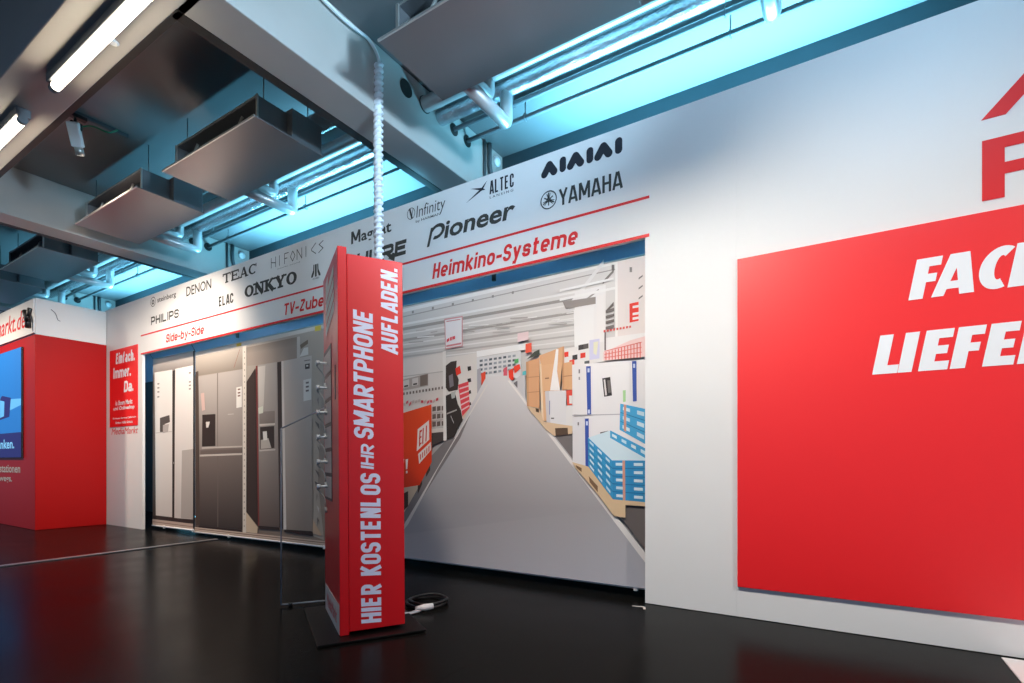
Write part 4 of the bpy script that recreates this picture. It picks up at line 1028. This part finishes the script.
# side lettering, reading upwards on the face towards the camera
def side_text(s, z0, z1, b0, b1):
    bm = bmesh.new()
    heavy(bm, s, K(-0.0005+0.004, b1, z0), Vector((0,0,1)), -e2, z1-z0, b1-b0, 0.19, 0.075, 0.14 if s != 'HIER KOSTENLOS' else 0.06); obj('lettering_line', bm, M['lilacink'], ks)
LIFT_DIR[0] = -e1
side_text('HIER KOSTENLOS', 0.062, 0.930, 0.118, 0.232)
side_text('IHR', 0.952, 1.098, 0.122, 0.195)
side_text('SMARTPHONE', 1.122, 1.872, 0.084, 0.195)
side_text('AUFLADEN.', 1.628, 2.142, 0.243, 0.341)
LIFT_DIR[0] = -e2
# front: striped mark, locker doors with cable hooks, slot, sticker
bm = bmesh.new()
def kq(a, z): return K(a, -0.002, z)
for k in range(4):
    zz = 2.13 - k*0.072
    flat(bm, [kq(0.14, zz-0.05+0.075), kq(0.14, zz-0.05+0.018), kq(0.50, zz-0.105), kq(0.50, zz-0.048)])
flat(bm, [kq(0.40, 2.17), kq(0.40, 2.09), kq(0.50, 2.06), kq(0.50, 2.15)])
obj('striped_mark', bm, M['label'], ks, label='pale striped mark'); LIFT_DIR[0] = Vector((0, -1, 0))
bm = bmesh.new(); kbox(bm, 0.27, 0.61, -0.003, 0.004, 0.755, 1.72); obj('locker_recess', bm, M['blackp'], ks)
for k in range(6):
    z0 = 0.772 + k*0.157
    bm = bmesh.new(); kbox(bm, 0.285, 0.585, -0.006, 0.002, z0, z0+0.132); obj('locker_door', bm, M['locker'], ks, 0.002, label='grey locker door')
    bm = bmesh.new(); tube(bm, [K(0.45, -0.006, z0+0.07), K(0.45, -0.05, z0+0.07)], 0.008, 10); tube(bm, [K(0.45, -0.05, z0+0.07), K(0.45, -0.07, z0+0.07)], 0.015, 12)
    obj('cable_holder', bm, M['whitep'], ks)
    bm = bmesh.new()
    p0 = K(0.45, -0.066, z0+0.07); dx = random.uniform(-.05, .06)
    kend = p0 + e1*(0.02+dx*.5) + e2*0.05 + Vector((0, 0, -0.125 - abs(dx)*.4))
    tube(bm, arc_path([p0, p0 + e1*0.012 + Vector((0,0,-0.02)), p0 + e1*(0.02+dx*.6) + e2*0.045 + Vector((0,0,-0.07)), kend], 0.03), 0.004, 7)
    tube(bm, [kend, kend + Vector((0.004,0,-0.035))], 0.008, 8)
    obj('charging_lead', bm, M['paleink'] if k % 2 else M['locker'], ks)
bm = bmesh.new(); kbox(bm, 0.10, 0.13, -0.002, 0.004, 1.36, 1.56); obj('card_slot', bm, M['blackp'], ks)
bm = bmesh.new(); kbox(bm, 0.02, 0.63, -0.002, 0.004, 0.016, 0.185); obj('sticker', bm, M['label'], ks, label='grey white sticker with red lettering')
bm = bmesh.new(); put_text(bm, 'MediaMarkt', K(0.54, -0.003, 0.06), -e1, (0,0,1), 0.44, 0.085, 0.0, 0.25); obj('sticker_lettering', bm, M['redink'], ks)

# clear acrylic sheet standing behind the charging station
g = thing('acrylic_panel', 'clear acrylic panel with a slanted top standing by the charging station', 'panel', (-3.26, 2.197, 0))
du = Vector((0.17, 0.23, 0)).normalized(); nv = Vector((-du.y, du.x, 0))
def gp(u, z, n=0.0): return du*u + nv*n + Vector((0,0,z))
bm = bmesh.new(); prism(bm, [gp(0.006, 0.022, -0.003), gp(0.42, 0.022, -0.003), gp(0.42, 1.45, -0.003), gp(0.006, 1.225, -0.003)], nv*0.006); obj('sheet', bm, M['acrylic'], g)
bm = bmesh.new()
for a, b in (((0,0.016),(0.42,0.016)), ((0.002,0.012),(0.002,1.23)), ((0,1.228),(0.42,1.455))): tube(bm, [gp(*a), gp(*b)], 0.005, 8)
obj('polished_edge', bm, M['edge'], g)
for u in (0.06, 0.36):
    bm = bmesh.new(); 
    tube(bm, [gp(u, 0.0, -0.0), gp(u, 0.022, 0.0)], 0.014, 10); obj('foot', bm, M['blackp'], g)

# white plug and black cable ring behind the station
pg = thing('mains_plug', 'white mains plug with cable on the floor behind the charging station', 'plug', (-2.36, 2.55, 0))
bm = bmesh.new(); tube(bm, arc_path([(-0.14, -0.10, 0.03), (-0.02, -0.06, 0.012), (0.0, 0.05, 0.014), (0.02, 0.08, 0.03)], 0.05), 0.010, 9); obj('cable', bm, M['whitep'], pg)
bm = bmesh.new(); tube(bm, [(-0.015, 0.03, 0.03), (0.02, 0.08, 0.032), (0.05, 0.13, 0.034)], 0.02, 12, radii=[0.013, 0.022, 0.019]); obj('plug_body', bm, M['whitep'], pg)
bm = bmesh.new(); ringp = [(0.14*math.cos(a), 0.14*math.sin(a), 0.012+0.006*math.sin(2*a)) for a in [2*math.pi*k/40 for k in range(41)]]
tube(bm, ringp, 0.010, 8, caps=False)
ringp = [(0.01+0.13*math.cos(a), 0.01+0.13*math.sin(a), 0.030+0.004*math.cos(3*a)) for a in [2*math.pi*k/40 for k in range(41)]]
tube(bm, ringp, 0.010, 8, caps=False)
o = tag(obj('coiled_cable', bm, M['blackp']), 'black cable coiled on the floor behind the charging station', 'cable'); o.location = (-2.47, 2.80, 0)

# small scraps of tape on the floor by the wall end
bm = bmesh.new(); prism(bm, [(0,0,0), (0.07,0.02,0), (0.075,0.035,0), (0.0,0.015,0)], (0,0,0.002)); prism(bm, [(0.07,0.02,0), (0.09,-0.03,0), (0.105,-0.025,0), (0.085,0.03,0)], (0,0,0.002))
o = tag(obj('tape_scrap', bm, M['label']), 'torn scrap of pale tape on the floor by the wall corner', 'tape'); o.location = (-1.22, 3.50, 0)
